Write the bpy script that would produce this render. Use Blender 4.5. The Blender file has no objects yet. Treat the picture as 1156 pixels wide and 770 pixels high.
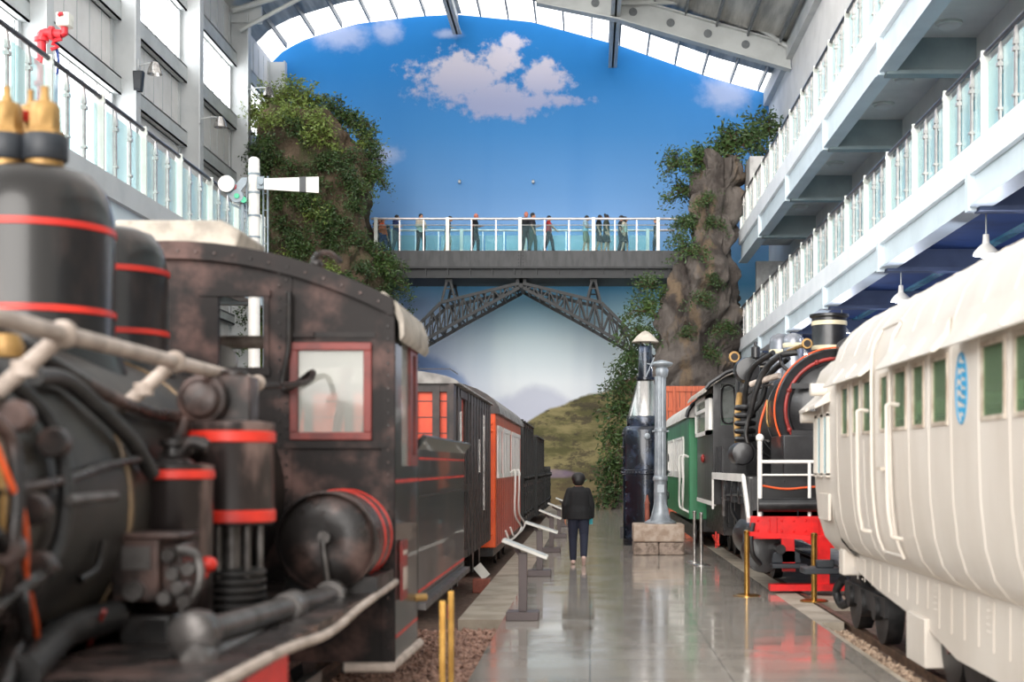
import bpy, math, random
from mathutils import Vector, Matrix, noise
C = bpy.context.scene.collection
PI = math.pi
F = 1605.0; VX = 666.0; VY = 526.0; H = 1.8      # focal length in px of the 1156 px frame, vanishing point, eye height
def wx(px, Y): return (px - VX) * Y / F
def wz(py, Y): return H - (py - VY) * Y / F
def P(px, py, Y): return Vector((wx(px, Y), Y, wz(py, Y)))
rnd = random.Random(7)

# ------------------------------------------------------------------ materials
def srgb(r, g, b):
    f = lambda c: (c/255/12.92 if c/255 <= .04045 else ((c/255 + .055)/1.055)**2.4)
    return (f(r), f(g), f(b), 1)
class NT:
    """small helper for building node trees"""
    def __init__(s, m):
        s.t = m.node_tree; s.n = s.t.nodes; s.l = s.t.links
    def node(s, typ, **kw):
        n = s.n.new(typ)
        for k, v in kw.items(): setattr(n, k, v)
        return n
    def set(s, sock, v):
        if isinstance(v, bpy.types.NodeSocket): s.l.new(v, sock)
        else: sock.default_value = v
    def math(s, op, a, b=0.0, c=0.0, clamp=False):
        n = s.node('ShaderNodeMath', operation=op, use_clamp=clamp)
        for i, v in enumerate((a, b, c)): s.set(n.inputs[i], v)
        return n.outputs[0]
    def smooth(s, v, lo, hi, a=0.0, b=1.0):
        n = s.node('ShaderNodeMapRange', interpolation_type='SMOOTHSTEP')
        s.set(n.inputs[0], v); n.inputs[1].default_value = lo; n.inputs[2].default_value = hi
        n.inputs[3].default_value = a; n.inputs[4].default_value = b
        return n.outputs[0]
    def mix(s, f, a, b):
        n = s.node('ShaderNodeMix', data_type='RGBA')
        s.set(n.inputs[0], f); s.set(n.inputs[6], a); s.set(n.inputs[7], b)
        return n.outputs[2]
    def noise(s, vec, scale, detail=4, rough=.55, dist=0):
        n = s.node('ShaderNodeTexNoise')
        if vec is not None: s.l.new(vec, n.inputs['Vector'])
        n.inputs['Scale'].default_value = scale; n.inputs['Detail'].default_value = detail
        n.inputs['Roughness'].default_value = rough; n.inputs['Distortion'].default_value = dist
        return n.outputs['Fac']
    def ramp(s, f, stops):
        n = s.node('ShaderNodeValToRGB'); s.set(n.inputs[0], f)
        e = n.color_ramp.elements
        while len(e) < len(stops): e.new(.5)
        for i, (p, c) in enumerate(stops): e[i].position = p; e[i].color = c
        return n.outputs[0]
    def mapping(s, sc, loc=(0, 0, 0)):
        tc = s.node('ShaderNodeTexCoord'); mp = s.node('ShaderNodeMapping')
        mp.inputs['Scale'].default_value = sc; mp.inputs['Location'].default_value = loc
        s.l.new(tc.outputs['Object'], mp.inputs[0]); return mp.outputs[0]
def base(name):
    m = bpy.data.materials.new(name); m.use_nodes = True
    nt = NT(m); return m, nt, nt.n['Principled BSDF']
def mat(name, c, c2=None, rough=.5, metal=0.0, scale=6, amt=.5, bump=0.0, bscale=None, spec=.5, stretch=(1, 1, 1), detail=5, lo=.38, hi=.66, rvar=0.0, coat=0.0):
    """principled material whose colour wanders between two tones by noise"""
    m, nt, b = base(name)
    v = nt.mapping(stretch)
    c1 = srgb(*c); c2 = srgb(*c2) if c2 else tuple(x*.8 for x in c1[:3]) + (1,)
    f = nt.smooth(nt.noise(v, scale, detail), lo, hi, 0, amt if c2 is None else 1)
    nt.l.new(nt.mix(f, c1, c2), b.inputs['Base Color'])
    b.inputs['Roughness'].default_value = rough; b.inputs['Metallic'].default_value = metal
    b.inputs['Specular IOR Level'].default_value = spec; b.inputs['Coat Weight'].default_value = coat
    if rvar: nt.l.new(nt.smooth(nt.noise(v, scale*1.7, 4), .3, .7, max(.03, rough - rvar), rough + rvar), b.inputs['Roughness'])
    if bump:
        bp = nt.node('ShaderNodeBump'); bp.inputs['Strength'].default_value = bump; bp.inputs['Distance'].default_value = .02
        nt.l.new(nt.noise(v, bscale or scale*2, 5), bp.inputs['Height']); nt.l.new(bp.outputs[0], b.inputs['Normal'])
    return m
def glass(name, tint=(225, 240, 240), alpha=.25, rough=.03, refl=.25):
    """thin sheet glass: mostly clear, part milky, part mirror"""
    m, nt, b = base(name); out = nt.n['Material Output']
    tr = nt.node('ShaderNodeBsdfTransparent'); tr.inputs[0].default_value = srgb(*tint)
    b.inputs['Base Color'].default_value = srgb(*tint); b.inputs['Roughness'].default_value = rough
    b.inputs['Specular IOR Level'].default_value = 1.0 if refl > .3 else .5
    mx = nt.node('ShaderNodeMixShader'); lw = nt.node('ShaderNodeLayerWeight'); lw.inputs[0].default_value = .35
    f = nt.math('MULTIPLY_ADD', lw.outputs['Fresnel'], refl, alpha, clamp=True)
    nt.l.new(f, mx.inputs[0]); nt.l.new(tr.outputs[0], mx.inputs[1]); nt.l.new(b.outputs[0], mx.inputs[2])
    nt.l.new(mx.outputs[0], out.inputs[0]); return m
def emit(name, c, k):
    m, nt, b = base(name)
    b.inputs['Base Color'].default_value = srgb(*c); b.inputs['Emission Color'].default_value = srgb(*c)
    b.inputs['Emission Strength'].default_value = k; return m

M = {}
M['grime'] = mat('black_locomotive_iron', (32, 28, 27), (104, 82, 76), .36, .15, 3.2, bump=.12, bscale=14, lo=.45, hi=.72, rvar=.12)
M['grime_dark'] = mat('oily_black_iron', (20, 18, 18), (46, 40, 37), .36, .2, 5, bump=.1, lo=.42, hi=.7, rvar=.1)
M['cab_iron'] = mat('worn_brown_cab_plate', (29, 23, 22), (106, 80, 74), .6, .0, 2.6, spec=.3, bump=.18, bscale=10, lo=.46, hi=.74, detail=8)
M['cylinder_iron'] = mat('worn_cylinder_cladding', (44, 38, 37), (132, 110, 104), .3, .3, 5, bump=.1, lo=.45, hi=.7, stretch=(1, 1, .35))
M['boiler_cloth'] = mat('dull_boiler_cladding', (34, 31, 28), (56, 50, 44), .5, .1, 3, bump=.06, lo=.4, hi=.7)
M['dome_black'] = mat('glossy_black_dome', (26, 23, 21), (84, 68, 62), .3, .1, 2.0, lo=.5, hi=.75, stretch=(1, 1, .4), coat=.15)
M['tender_green'] = mat('dark_green_tender_paint', (28, 34, 33), (62, 54, 48), .28, .1, 2.2, stretch=(1, 1, .3), lo=.45, hi=.72, coat=.3)
M['red_line'] = mat('bright_red_paint', (222, 52, 36), (190, 38, 28), .4, scale=4)
M['red_deep'] = mat('deep_red_paint', (150, 44, 38), (112, 38, 34), .42, scale=5)
M['red_rust'] = mat('brownish_red_window_paint', (128, 52, 46), (96, 42, 38), .5, scale=5)
M['red_beam'] = mat('scarlet_buffer_paint', (225, 22, 22), (190, 16, 18), .4, scale=4)
M['brass'] = mat('dull_brass', (176, 138, 82), (140, 106, 58), .42, .4, 6)
M['gold'] = mat('polished_brass', (188, 148, 80), (156, 116, 56), .24, .9, 4)
M['steel'] = mat('brushed_steel', (190, 186, 182), (150, 146, 144), .25, .9, 8)
M['dull_steel'] = mat('worn_rod_steel', (108, 104, 102), (70, 66, 64), .38, .6, 6)
M['cream_rail'] = mat('cream_painted_pipe', (196, 180, 168), (158, 142, 130), .5, scale=6)
M['canvas'] = mat('pale_canvas_roof', (186, 176, 164), (150, 142, 132), .8, scale=5, bump=.1)
M['wire_orange'] = mat('orange_wire_jacket', (230, 92, 40), None, .5)
M['band_tan'] = mat('tan_boiler_band', (128, 104, 74), (96, 80, 62), .4, .3)
M['rubber'] = mat('black_rubber_hose', (22, 21, 21), (44, 41, 40), .5, scale=8)
M['wagon_dark'] = mat('dark_wagon_ironwork', (34, 27, 26), (60, 46, 42), .5, .1, 4, bump=.1)
M['wagon_orange'] = mat('orange_red_wagon_planks', (226, 78, 38), (196, 62, 32), .5, scale=3)
M['coach_orange'] = mat('orange_coach_end', (236, 92, 30), (222, 80, 26), .35, scale=2)
M['coach_red'] = mat('orange_red_coach_side', (204, 72, 40), (182, 58, 34), .32, scale=3, stretch=(1, 1, .3))
M['coach_roof'] = mat('grey_felt_roof', (150, 146, 142), (112, 108, 106), .85, scale=4, bump=.3)
M['roof_dark'] = mat('dark_roof_edge', (66, 58, 56), (50, 44, 44), .6)
M['white_paint'] = mat('white_paint', (238, 234, 228), (224, 220, 214), .4, scale=2)
M['black_wagon'] = mat('black_wagon_paint', (19, 20, 20), (38, 37, 35), .5, .1, 4, bump=.1)
M['railcar'] = mat('cream_white_railcar_paint', (221, 212, 201), (210, 200, 188), .4, scale=1.2, stretch=(1, 1, .4))
M['railcar_frame'] = mat('pale_window_frame', (206, 194, 178), (170, 152, 134), .45)
M['tyre'] = mat('black_tyre', (26, 26, 27), (46, 44, 44), .5)
M['hub'] = mat('rusty_wheel_hub', (112, 62, 54), (86, 70, 66), .5)
M['loco_black'] = mat('satin_black_locomotive', (20, 19, 21), (38, 37, 39), .34, .1, 4, coat=.2)
M['boiler_grey'] = mat('grey_black_boiler', (56, 56, 58), (36, 36, 38), .3, .4, 3)
M['dome_grey'] = mat('silver_grey_dome', (140, 142, 150), (112, 114, 120), .3, .5, 3)
M['cream_band'] = mat('cream_band', (220, 208, 176), None, .4)
M['loco_side'] = mat('scuffed_grey_cab_side', (96, 98, 94), (70, 70, 68), .3, .5, 3, stretch=(1, 1, .3))
M['green_coach'] = mat('green_coach_paint', (44, 128, 82), (30, 106, 66), .34, scale=2, stretch=(1, 1, .3))
M['canvas_white'] = mat('white_canvas_roof', (206, 202, 196), (180, 176, 170), .85, scale=4, bump=.3)
M['enamel_blue'] = mat('blue_black_boiler_steel', (24, 28, 36), (62, 74, 96), .24, .3, 3.5, lo=.45, hi=.8, detail=8, coat=.3)
M['cone_steel'] = mat('polished_cone_steel', (186, 182, 178), (150, 148, 146), .22, .95, 3, stretch=(1, 1, .2))
M['crane_grey'] = mat('blue_grey_cast_iron', (146, 152, 158), (122, 128, 134), .42, .3, 4)
M['stone'] = mat('sandy_plinth_stone', (168, 152, 138), (142, 122, 106), .75, scale=7, bump=.3)
M['stone_rough'] = mat('rough_hewn_stone', (150, 134, 122), (104, 90, 80), .9, scale=9, bump=1.0)
M['sign_post'] = mat('mauve_grey_sign_post', (92, 80, 80), (80, 70, 70), .45, scale=3)
M['sign_face'] = mat('pale_sign_board', (224, 220, 212), (206, 204, 198), .3, scale=4)
M['concrete'] = mat('beige_concrete', (176, 164, 148), (150, 138, 122), .7, scale=2.2, bump=.15)
M['ballast_bed'] = mat('brown_ballast_bed', (118, 94, 80), (80, 62, 54), .9, scale=14, bump=.8)
M['ballast'] = mat('brown_ballast_stone', (186, 148, 130), (128, 98, 86), .8, scale=12)
M['ballast_pale'] = mat('pale_ballast_stone', (198, 172, 148), (134, 112, 96), .8, scale=12)
M['rail_rust'] = mat('rusty_rail', (120, 96, 80), (84, 66, 56), .5, .5, 6)
M['wall_white'] = mat('white_wall_cladding', (226, 224, 222), (216, 214, 212), .6, scale=1)
M['frame_grey'] = mat('grey_painted_steel', (196, 198, 198), (184, 187, 188), .5, scale=1)
M['girt_grey'] = mat('mid_grey_steel', (190, 194, 194), (176, 180, 180), .5, scale=1)
M['balcony_white'] = mat('white_painted_fascia', (240, 243, 246), (230, 234, 238), .5, scale=1)
M['balcony_grey'] = mat('pale_grey_beam_paint', (212, 224, 230), (202, 214, 220), .5, scale=1)
M['cross_grey'] = mat('grey_green_cross_beam', (150, 164, 166), (136, 150, 152), .55, scale=1)
M['soffit'] = mat('pale_soffit_board', (224, 222, 218), (214, 212, 208), .7, scale=1)
M['navy'] = mat('navy_blue_ceiling', (44, 76, 136), (36, 62, 114), .6, scale=1)
M['navy_wall'] = mat('slate_blue_wall', (96, 112, 146), (80, 94, 126), .6, scale=1)
M['handrail'] = mat('dark_steel_handrail', (92, 92, 100), (70, 70, 78), .3, .7)
M['post_cream'] = mat('cream_steel_post', (228, 230, 222), (214, 216, 208), .4, scale=2)
M['baluster'] = mat('stainless_baluster', (206, 198, 194), (182, 174, 172), .3, .6)
M['rail_glass'] = glass('pale_green_railing_glass', (226, 244, 244), .24, .04, .3)
M['bridge_glass'] = glass('blue_green_bridge_glass', (222, 243, 246), .015, .04, .3)
M['rear_glass'] = glass('reflection_cyan_bridge_glass', (206, 234, 236), .3, .04, .3)  # milky cyan stands in for window reflections in the rear panels
M['cab_glass'] = glass('milky_cab_glass', (214, 214, 208), .34, .08, .4)  # pale grey, partly opaque pane
M['clear_glass'] = glass('clear_window_glass', (236, 240, 238), .06, .02, .35)
M['car_glass'] = glass('green_tinted_glass', (216, 232, 210), .03, .02, .25)
M['office_glass'] = mat('teal_office_glass', (64, 132, 150), (120, 176, 190), .12, .1, .6, lo=.4, hi=.6)
M['office_frost'] = mat('frosted_white_glass', (206, 230, 234), (190, 220, 226), .25, scale=.8)
M['daylight'] = emit('daylight_glazing', (255, 255, 255), 1.6)
M['window_day'] = emit('bright_window_glazing', (250, 253, 255), 3.0)
M['lamp_glow'] = emit('white_lamp_glow', (232, 236, 255), 9.0)
M['roof_sheet'] = mat('grey_roof_sheet', (192, 190, 184), (150, 148, 143), .55, 0, 1.4, stretch=(3, .3, 1), lo=.3, hi=.7)
M['girder_paint'] = mat('grey_girder_paint', (196, 198, 196), (184, 186, 184), .5, scale=1)
M['purlin'] = mat('dark_purlin_steel', (110, 114, 116), (96, 100, 102), .5)
M['bridge_deck'] = mat('weathered_grey_girder', (70, 70, 71), (56, 56, 57), .65, scale=2.2, stretch=(2, 1, .5), bump=.05)
M['bridge_iron'] = mat('dark_grey_truss_iron', (34, 35, 37), (28, 29, 31), .6, scale=3)
M['fire_red'] = mat('fire_red_pipe', (222, 52, 62), (200, 36, 46), .35)
M['enclosure'] = mat('cream_equipment_case', (238, 236, 224), None, .5)
M['black_plastic'] = mat('black_plastic', (38, 42, 48), None, .5)
M['hose_blue'] = mat('blue_cable', (30, 60, 130), None, .5)
M['signal_green'] = mat('green_signal_lens', (40, 190, 140), None, .2)
M['signal_red'] = mat('red_signal_lens', (220, 40, 50), None, .2)
M['signal_grey'] = mat('blue_grey_signal_iron', (150, 162, 170), (130, 142, 150), .45)
M['timber'] = mat('orange_brown_timber', (190, 92, 54), (160, 72, 42), .6, scale=3, stretch=(6, 1, .4))
M['stripe_black'] = mat('dark_stripe_paint', (58, 60, 64), None, .5)
M['brick_red'] = mat('brick_red_block', (150, 84, 68), (124, 66, 54), .7)
M['belt_red'] = mat('red_barrier_belt', (232, 40, 40), None, .6)
M['logo_blue'] = mat('bright_blue_emblem_paint', (44, 158, 206), None, .5)
M['concrete_grey'] = mat('grey_render', (176, 174, 172), (150, 148, 146), .8, scale=2.5, bump=.1)
M['seat_green'] = mat('green_seat_cloth', (56, 124, 50), (24, 70, 32), .7, scale=4, stretch=(1, 1, 3))
M['seat_pale'] = mat('pale_seat_cover', (200, 212, 190), None, .7)
M['seat_wood'] = mat('orange_wood_panel', (176, 88, 30), (130, 58, 22), .5, scale=4)
M['dark'] = mat('painted_hollow_dark', (26, 22, 22), (40, 34, 32), .7)  # dark tone for shade painted into hollows

def floor_material():
    m, nt, b = base('polished_grey_stone_floor')
    v = nt.mapping((1, 1, 1))
    br = nt.node('ShaderNodeTexBrick'); nt.l.new(v, br.inputs[0])
    br.offset = 0; br.inputs['Scale'].default_value = 1.0; br.inputs['Brick Width'].default_value = 1.2; br.inputs['Row Height'].default_value = 1.2
    br.inputs['Mortar Size'].default_value = .008
    br.inputs['Color1'].default_value = srgb(178, 170, 160); br.inputs['Color2'].default_value = srgb(168, 160, 151); br.inputs['Mortar'].default_value = srgb(112, 106, 100)
    sp = nt.smooth(nt.noise(v, 60, 3), .42, .62, 0, .3)
    col = nt.mix(sp, br.outputs[0], srgb(120, 112, 106))
    big = nt.smooth(nt.noise(v, .9, 5), .35, .7, 0, .35)
    nt.l.new(nt.mix(big, col, srgb(132, 126, 116)), b.inputs['Base Color'])
    nt.l.new(nt.smooth(nt.noise(v, 1.5, 4), .3, .7, .05, .16), b.inputs['Roughness'])
    b.inputs['IOR'].default_value = 1.8; b.inputs['Specular IOR Level'].default_value = .6
    bp = nt.node('ShaderNodeBump'); bp.inputs['Strength'].default_value = .06; bp.inputs['Distance'].default_value = .004
    nt.l.new(nt.noise(v, 2.2, 2), bp.inputs['Height']); nt.l.new(bp.outputs[0], b.inputs['Normal'])
    return m
M['floor'] = floor_material()

def rock_material(name, a, bcol, c):
    m, nt, b = base(name)
    v = nt.mapping((1, 1, .45))
    f = nt.smooth(nt.noise(v, .9, 8, .6), .35, .65)
    col = nt.mix(f, srgb(*a), srgb(*bcol))
    g = nt.smooth(nt.noise(nt.mapping((1.3, 1.3, .6), (7, 3, 1)), .8, 6), .52, .66)
    nt.l.new(nt.mix(g, col, srgb(*c)), b.inputs['Base Color']); b.inputs['Roughness'].default_value = .9
    bp = nt.node('ShaderNodeBump'); bp.inputs['Strength'].default_value = 1.0; bp.inputs['Distance'].default_value = .3
    nt.l.new(nt.noise(v, 1.8, 10, .68), bp.inputs['Height']); nt.l.new(bp.outputs[0], b.inputs['Normal'])
    return m
M['rock_grey'] = rock_material('grey_brown_rock', (110, 102, 96), (66, 58, 54), (118, 100, 80))
M['rock_brown'] = rock_material('mossy_brown_rock', (112, 94, 76), (78, 68, 52), (74, 80, 48))
def leaf_material(name, a, bcol, c):
    m, nt, b = base(name)
    oi = nt.node('ShaderNodeObjectInfo'); v = nt.mapping((1, 1, 1))
    f = nt.smooth(nt.noise(v, 5, 3), .3, .7)
    col = nt.mix(f, srgb(*a), srgb(*bcol))
    nt.l.new(nt.mix(nt.math('MULTIPLY', oi.outputs['Random'], .55), col, srgb(*c)), b.inputs['Base Color'])
    b.inputs['Roughness'].default_value = .5
    b.inputs['Transmission Weight'].default_value = 0
    return m
M['leaf'] = leaf_material('green_leaf', (46, 72, 32), (80, 102, 48), (36, 58, 36))
M['leaf_yellow'] = leaf_material('sun_tinted_leaf', (128, 142, 62), (92, 112, 50), (110, 132, 66))  # sunlight on the foliage is put into this yellow green leaf colour
M['stem'] = mat('woody_stem', (96, 76, 56), None, .8)

def mural_material():
    """the painted sky-and-hills wall: artwork laid out in the wall's own metres, pu/pv are wall units"""
    m, nt, b = base('painted_sky_mural')
    YM = 66.0; s = YM / F
    tc = nt.node('ShaderNodeTexCoord'); sx = nt.node('ShaderNodeSeparateXYZ'); nt.l.new(tc.outputs['Object'], sx.inputs[0])
    u = nt.math('MULTIPLY_ADD', sx.outputs[0], 1/s, VX); v = nt.math('MULTIPLY_ADD', sx.outputs[2], -1/s, VY + H/s)
    cv = nt.node('ShaderNodeCombineXYZ'); nt.set(cv.inputs[0], nt.math('MULTIPLY', u, .01)); nt.set(cv.inputs[1], nt.math('MULTIPLY', v, .01)); vec = cv.outputs[0]
    n1 = nt.noise(vec, 1.1, 6, .6); n2 = nt.noise(vec, 3.0, 8, .62); n3 = nt.noise(vec, 9, 6, .6)
    t = nt.math('MULTIPLY', v, 1/600.0)
    sky = nt.ramp(t, [(0, srgb(26, 112, 178)), (.13, srgb(40, 120, 186)), (.25, srgb(70, 134, 194)), (.36, srgb(100, 148, 200)), (.43, srgb(122, 162, 210)),
                      (.535, srgb(96, 162, 204)), (.58, srgb(176, 218, 236)), (.64, srgb(222, 240, 246)), (.72, srgb(232, 238, 242)), (.78, srgb(214, 216, 222))])
    side = nt.math('MULTIPLY', nt.smooth(u, 580, 440), nt.smooth(v, 305, 350))
    sky = nt.mix(nt.math('MULTIPLY', side, .75), sky, srgb(164, 178, 224))
    sky = nt.mix(nt.math('MULTIPLY', nt.smooth(nt.noise(nt.mapping((.25, 1, .02)), 2.2, 2), .4, .7), .12), sky, srgb(30, 110, 180))
    def blob(cu, cvv, ru, rv, wob=.95, hard=.42):
        du = nt.math('MULTIPLY', nt.math('SUBTRACT', u, cu), 1/ru); dv = nt.math('MULTIPLY', nt.math('SUBTRACT', v, cvv), 1/rv)
        d = nt.math('SQRT', nt.math('ADD', nt.math('MULTIPLY', du, du), nt.math('MULTIPLY', dv, dv)))
        d = nt.math('ADD', d, nt.math('MULTIPLY', nt.math('SUBTRACT', nt.math('ADD', nt.math('MULTIPLY', n2, .6), nt.math('MULTIPLY', n3, .4)), .5), wob*4.2))
        return nt.smooth(d, 1.0 + hard*.6, 1.0 - hard)
    cl = None
    for a in ((520, 88, 58, 26), (566, 66, 26, 20), (560, 112, 62, 22), (612, 90, 30, 20), (588, 114, 70, 10), (578, 48, 16, 10)):
        bb = blob(*a); cl = bb if cl is None else nt.math('MAXIMUM', cl, bb)
    sky = nt.mix(nt.math('MULTIPLY', cl, .92), sky, nt.mix(nt.smooth(v, 60, 125), srgb(206, 198, 206), srgb(160, 164, 194)))
    c2 = None
    for a in ((385, 40, 40, 16), (436, 36, 18, 14), (430, 176, 20, 12), (820, 105, 30, 20), (505, 38, 14, 5)):
        bb = blob(*a, .6, .8); c2 = bb if c2 is None else nt.math('MAXIMUM', c2, bb)
    sky = nt.mix(nt.math('MULTIPLY', c2, .55), sky, srgb(196, 196, 214))
    def below(edge_pts, wob, soft):
        n = nt.node('ShaderNodeFloatCurve'); nt.set(n.inputs['Value'], nt.math('MULTIPLY', nt.math('SUBTRACT', u, 400), 1/400.0))
        c = n.mapping.curves[0]
        for i, (eu, ev) in enumerate(edge_pts):
            x, y = (eu - 400)/400, 1 - ev/700
            if i < 2: c.points[i].location = (x, y)
            else: c.points.new(x, y)
        n.mapping.update()
        edge = nt.math('MULTIPLY', nt.math('SUBTRACT', 1.0, n.outputs[0]), 700)
        edge = nt.math('ADD', edge, nt.math('MULTIPLY', nt.math('SUBTRACT', n2, .5), wob))
        return nt.smooth(nt.math('SUBTRACT', v, edge), -soft, soft)
    far = below([(400, 380), (800, 470), (470, 396), (490, 404), (520, 424), (548, 452), (575, 448), (600, 436), (620, 438), (650, 456), (700, 468)], 14, 7)
    col = nt.mix(nt.math('MULTIPLY', far, .75), sky, nt.mix(nt.smooth(u, 500, 580), srgb(92, 130, 188), srgb(184, 188, 206)))
    hill = below([(400, 700), (800, 400), (560, 560), (585, 490), (604, 471), (640, 455), (665, 446), (690, 440), (720, 424)], 9, 2)
    grass = nt.mix(nt.smooth(nt.noise(nt.mapping((1, 1, 2.6)), .55, 8, .65), .38, .62), srgb(140, 130, 92), srgb(88, 86, 56))
    grass = nt.mix(nt.math('MULTIPLY', nt.smooth(nt.noise(nt.mapping((1, 1, 2.2), (4, 0, 2)), 1.1, 10, .72), .5, .6), .8), grass, srgb(68, 62, 52))
    grass = nt.mix(nt.smooth(v, 520, 570, 0, .7), grass, srgb(104, 88, 68))
    grass = nt.mix(nt.math('MULTIPLY', blob(626, 535, 26, 5, .3), .5), grass, srgb(150, 130, 160))
    col = nt.mix(hill, col, grass)
    nt.l.new(col, b.inputs['Base Color']); b.inputs['Roughness'].default_value = .75; b.inputs['Specular IOR Level'].default_value = .2
    return m
M['mural'] = mural_material()

# ------------------------------------------------------------------ mesh building
class MB:
    def __init__(s): s.v = []; s.f = []
    def add(s, vs, fs):
        o = len(s.v); s.v += [tuple(x) for x in vs]; s.f += [tuple(o + i for i in q) for q in fs]; return s
    def box(s, x0, x1, y0, y1, z0, z1):
        return s.add([(x0, y0, z0), (x1, y0, z0), (x1, y1, z0), (x0, y1, z0), (x0, y0, z1), (x1, y0, z1), (x1, y1, z1), (x0, y1, z1)],
                     [(0, 3, 2, 1), (4, 5, 6, 7), (0, 1, 5, 4), (1, 2, 6, 5), (2, 3, 7, 6), (3, 0, 4, 7)])
    def cbox(s, c, size, rot=None):
        hx, hy, hz = (q/2 for q in size); vs = [Vector((a*hx, b*hy, d*hz)) for d in (-1, 1) for a, b in ((-1, -1), (1, -1), (1, 1), (-1, 1))]
        if rot is not None: vs = [rot @ q for q in vs]
        return s.add([q + Vector(c) for q in vs], [(0, 3, 2, 1), (4, 5, 6, 7), (0, 1, 5, 4), (1, 2, 6, 5), (2, 3, 7, 6), (3, 0, 4, 7)])
    def beam(s, p0, p1, w, h, up=(0, 0, 1)):
        p0, p1 = Vector(p0), Vector(p1); d = (p1 - p0).normalized(); up = Vector(up)
        if abs(d.dot(up)) > .99: up = Vector((0, 1, 0))
        a = d.cross(up).normalized()*w/2; b = a.cross(d).normalized()*h/2
        vs = [p + i*a + j*b for p in (p0, p1) for i, j in ((-1, -1), (1, -1), (1, 1), (-1, 1))]
        return s.add(vs, [(3, 2, 1, 0), (4, 5, 6, 7), (0, 1, 5, 4), (1, 2, 6, 5), (2, 3, 7, 6), (3, 0, 4, 7)])
    def tube(s, pts, r, n=10, r1=None):
        pts = [Vector(p) for p in pts]; m = len(pts)
        vs = []; prev = None
        for i, p in enumerate(pts):
            d = (pts[min(i+1, m-1)] - pts[max(i-1, 0)]).normalized()
            if prev is None:
                a = d.cross(Vector((0, 0, 1)) if abs(d.z) < .9 else Vector((1, 0, 0))).normalized()
            else: a = (prev - d*prev.dot(d)).normalized()
            prev = a; b = d.cross(a)
            rr = r if r1 is None else r + (r1 - r)*i/(m - 1)
            vs += [p + rr*(math.cos(2*PI*k/n)*a + math.sin(2*PI*k/n)*b) for k in range(n)]
        fs = [(i*n + k, i*n + (k+1) % n, (i+1)*n + (k+1) % n, (i+1)*n + k) for i in range(m-1) for k in range(n)]
        fs += [tuple(range(n))[::-1], tuple((m-1)*n + k for k in range(n))]
        return s.add(vs, fs)
    def cyl(s, p0, p1, r, n=20, r1=None): return s.tube([p0, p1], r, n, r1)
    def lathe(s, prof, c, n=24, axis='z'):
        """profile of (radius, height along axis)"""
        c = Vector(c); vs = []
        for r, h in prof:
            for k in range(n):
                a = 2*PI*k/n; x, y = r*math.cos(a), r*math.sin(a)
                vs.append(c + (Vector((x, y, h)) if axis == 'z' else Vector((x, h, y)) if axis == 'y' else Vector((h, x, y))))
        m = len(prof); fs = []
        for i in range(m-1):
            for k in range(n):
                q = (i*n + k, i*n + (k+1) % n, (i+1)*n + (k+1) % n, (i+1)*n + k)
                fs.append(q if axis != 'y' else q[::-1])
        lo, hi = tuple(range(n))[::-1], tuple((m-1)*n + k for k in range(n))
        fs += [lo, hi] if axis != 'y' else [lo[::-1], hi[::-1]]
        return s.add(vs, fs)
    def prism(s, poly, a, b, axis='y'):
        """closed 2-D outline pushed from a to b along an axis; outline is (x,z) for y, (y,z) for x, (x,y) for z"""
        mk = {'y': lambda p, t: (p[0], t, p[1]), 'x': lambda p, t: (t, p[0], p[1]), 'z': lambda p, t: (p[0], p[1], t)}[axis]
        n = len(poly)
        area = sum(poly[i][0]*poly[(i+1) % n][1] - poly[(i+1) % n][0]*poly[i][1] for i in range(n))
        if (area < 0) != (axis == 'y'): poly = poly[::-1]
        return s.add([mk(p, a) for p in poly] + [mk(p, b) for p in poly],
                     [tuple(range(n))[::-1], tuple(n + i for i in range(n))] + [(i, (i+1) % n, n + (i+1) % n, n + i) for i in range(n)])
    def sphere(s, c, r, n=14, sc=(1, 1, 1)):
        m = n//2; vs = [(c[0], c[1], c[2] - r*sc[2])]
        for i in range(1, m):
            t = PI*i/m - PI/2
            vs += [(c[0] + r*sc[0]*math.cos(t)*math.cos(2*PI*k/n), c[1] + r*sc[1]*math.cos(t)*math.sin(2*PI*k/n), c[2] + r*sc[2]*math.sin(t)) for k in range(n)]
        vs.append((c[0], c[1], c[2] + r*sc[2])); e = len(vs) - 1
        fs = [(0, 1 + (k+1) % n, 1 + k) for k in range(n)]
        fs += [(1 + i*n + k, 1 + i*n + (k+1) % n, 1 + (i+1)*n + (k+1) % n, 1 + (i+1)*n + k) for i in range(m-2) for k in range(n)]
        fs += [(1 + (m-2)*n + k, 1 + (m-2)*n + (k+1) % n, e) for k in range(n)]
        return s.add(vs, fs)
    def capsule(s, p0, r0, p1, r1, n=12):
        """tapered rounded limb"""
        p0, p1 = Vector(p0), Vector(p1); d = p1 - p0; L = d.length or 1e-4; d = d/L
        pts, rs = [], []
        for k in range(5): t = PI/2*(k/5); pts.append(p0 - d*r0*math.cos(t)); rs.append(max(r0*math.sin(t), r0*.08))
        pts.append(p0); rs.append(r0); pts.append(p1); rs.append(r1)
        for k in range(4, -1, -1): t = PI/2*(k/5); pts.append(p1 + d*r1*math.cos(t)); rs.append(max(r1*math.sin(t), r1*.08))
        a = d.cross(Vector((0, 0, 1)) if abs(d.z) < .9 else Vector((1, 0, 0))).normalized(); b = d.cross(a)
        m = len(pts); vs = [p + r*(math.cos(2*PI*k/n)*a + math.sin(2*PI*k/n)*b) for p, r in zip(pts, rs) for k in range(n)]
        fs = [(i*n + k, i*n + (k+1) % n, (i+1)*n + (k+1) % n, (i+1)*n + k) for i in range(m-1) for k in range(n)]
        return s.add(vs, fs + [tuple(range(n))[::-1], tuple((m-1)*n + k for k in range(n))])
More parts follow.
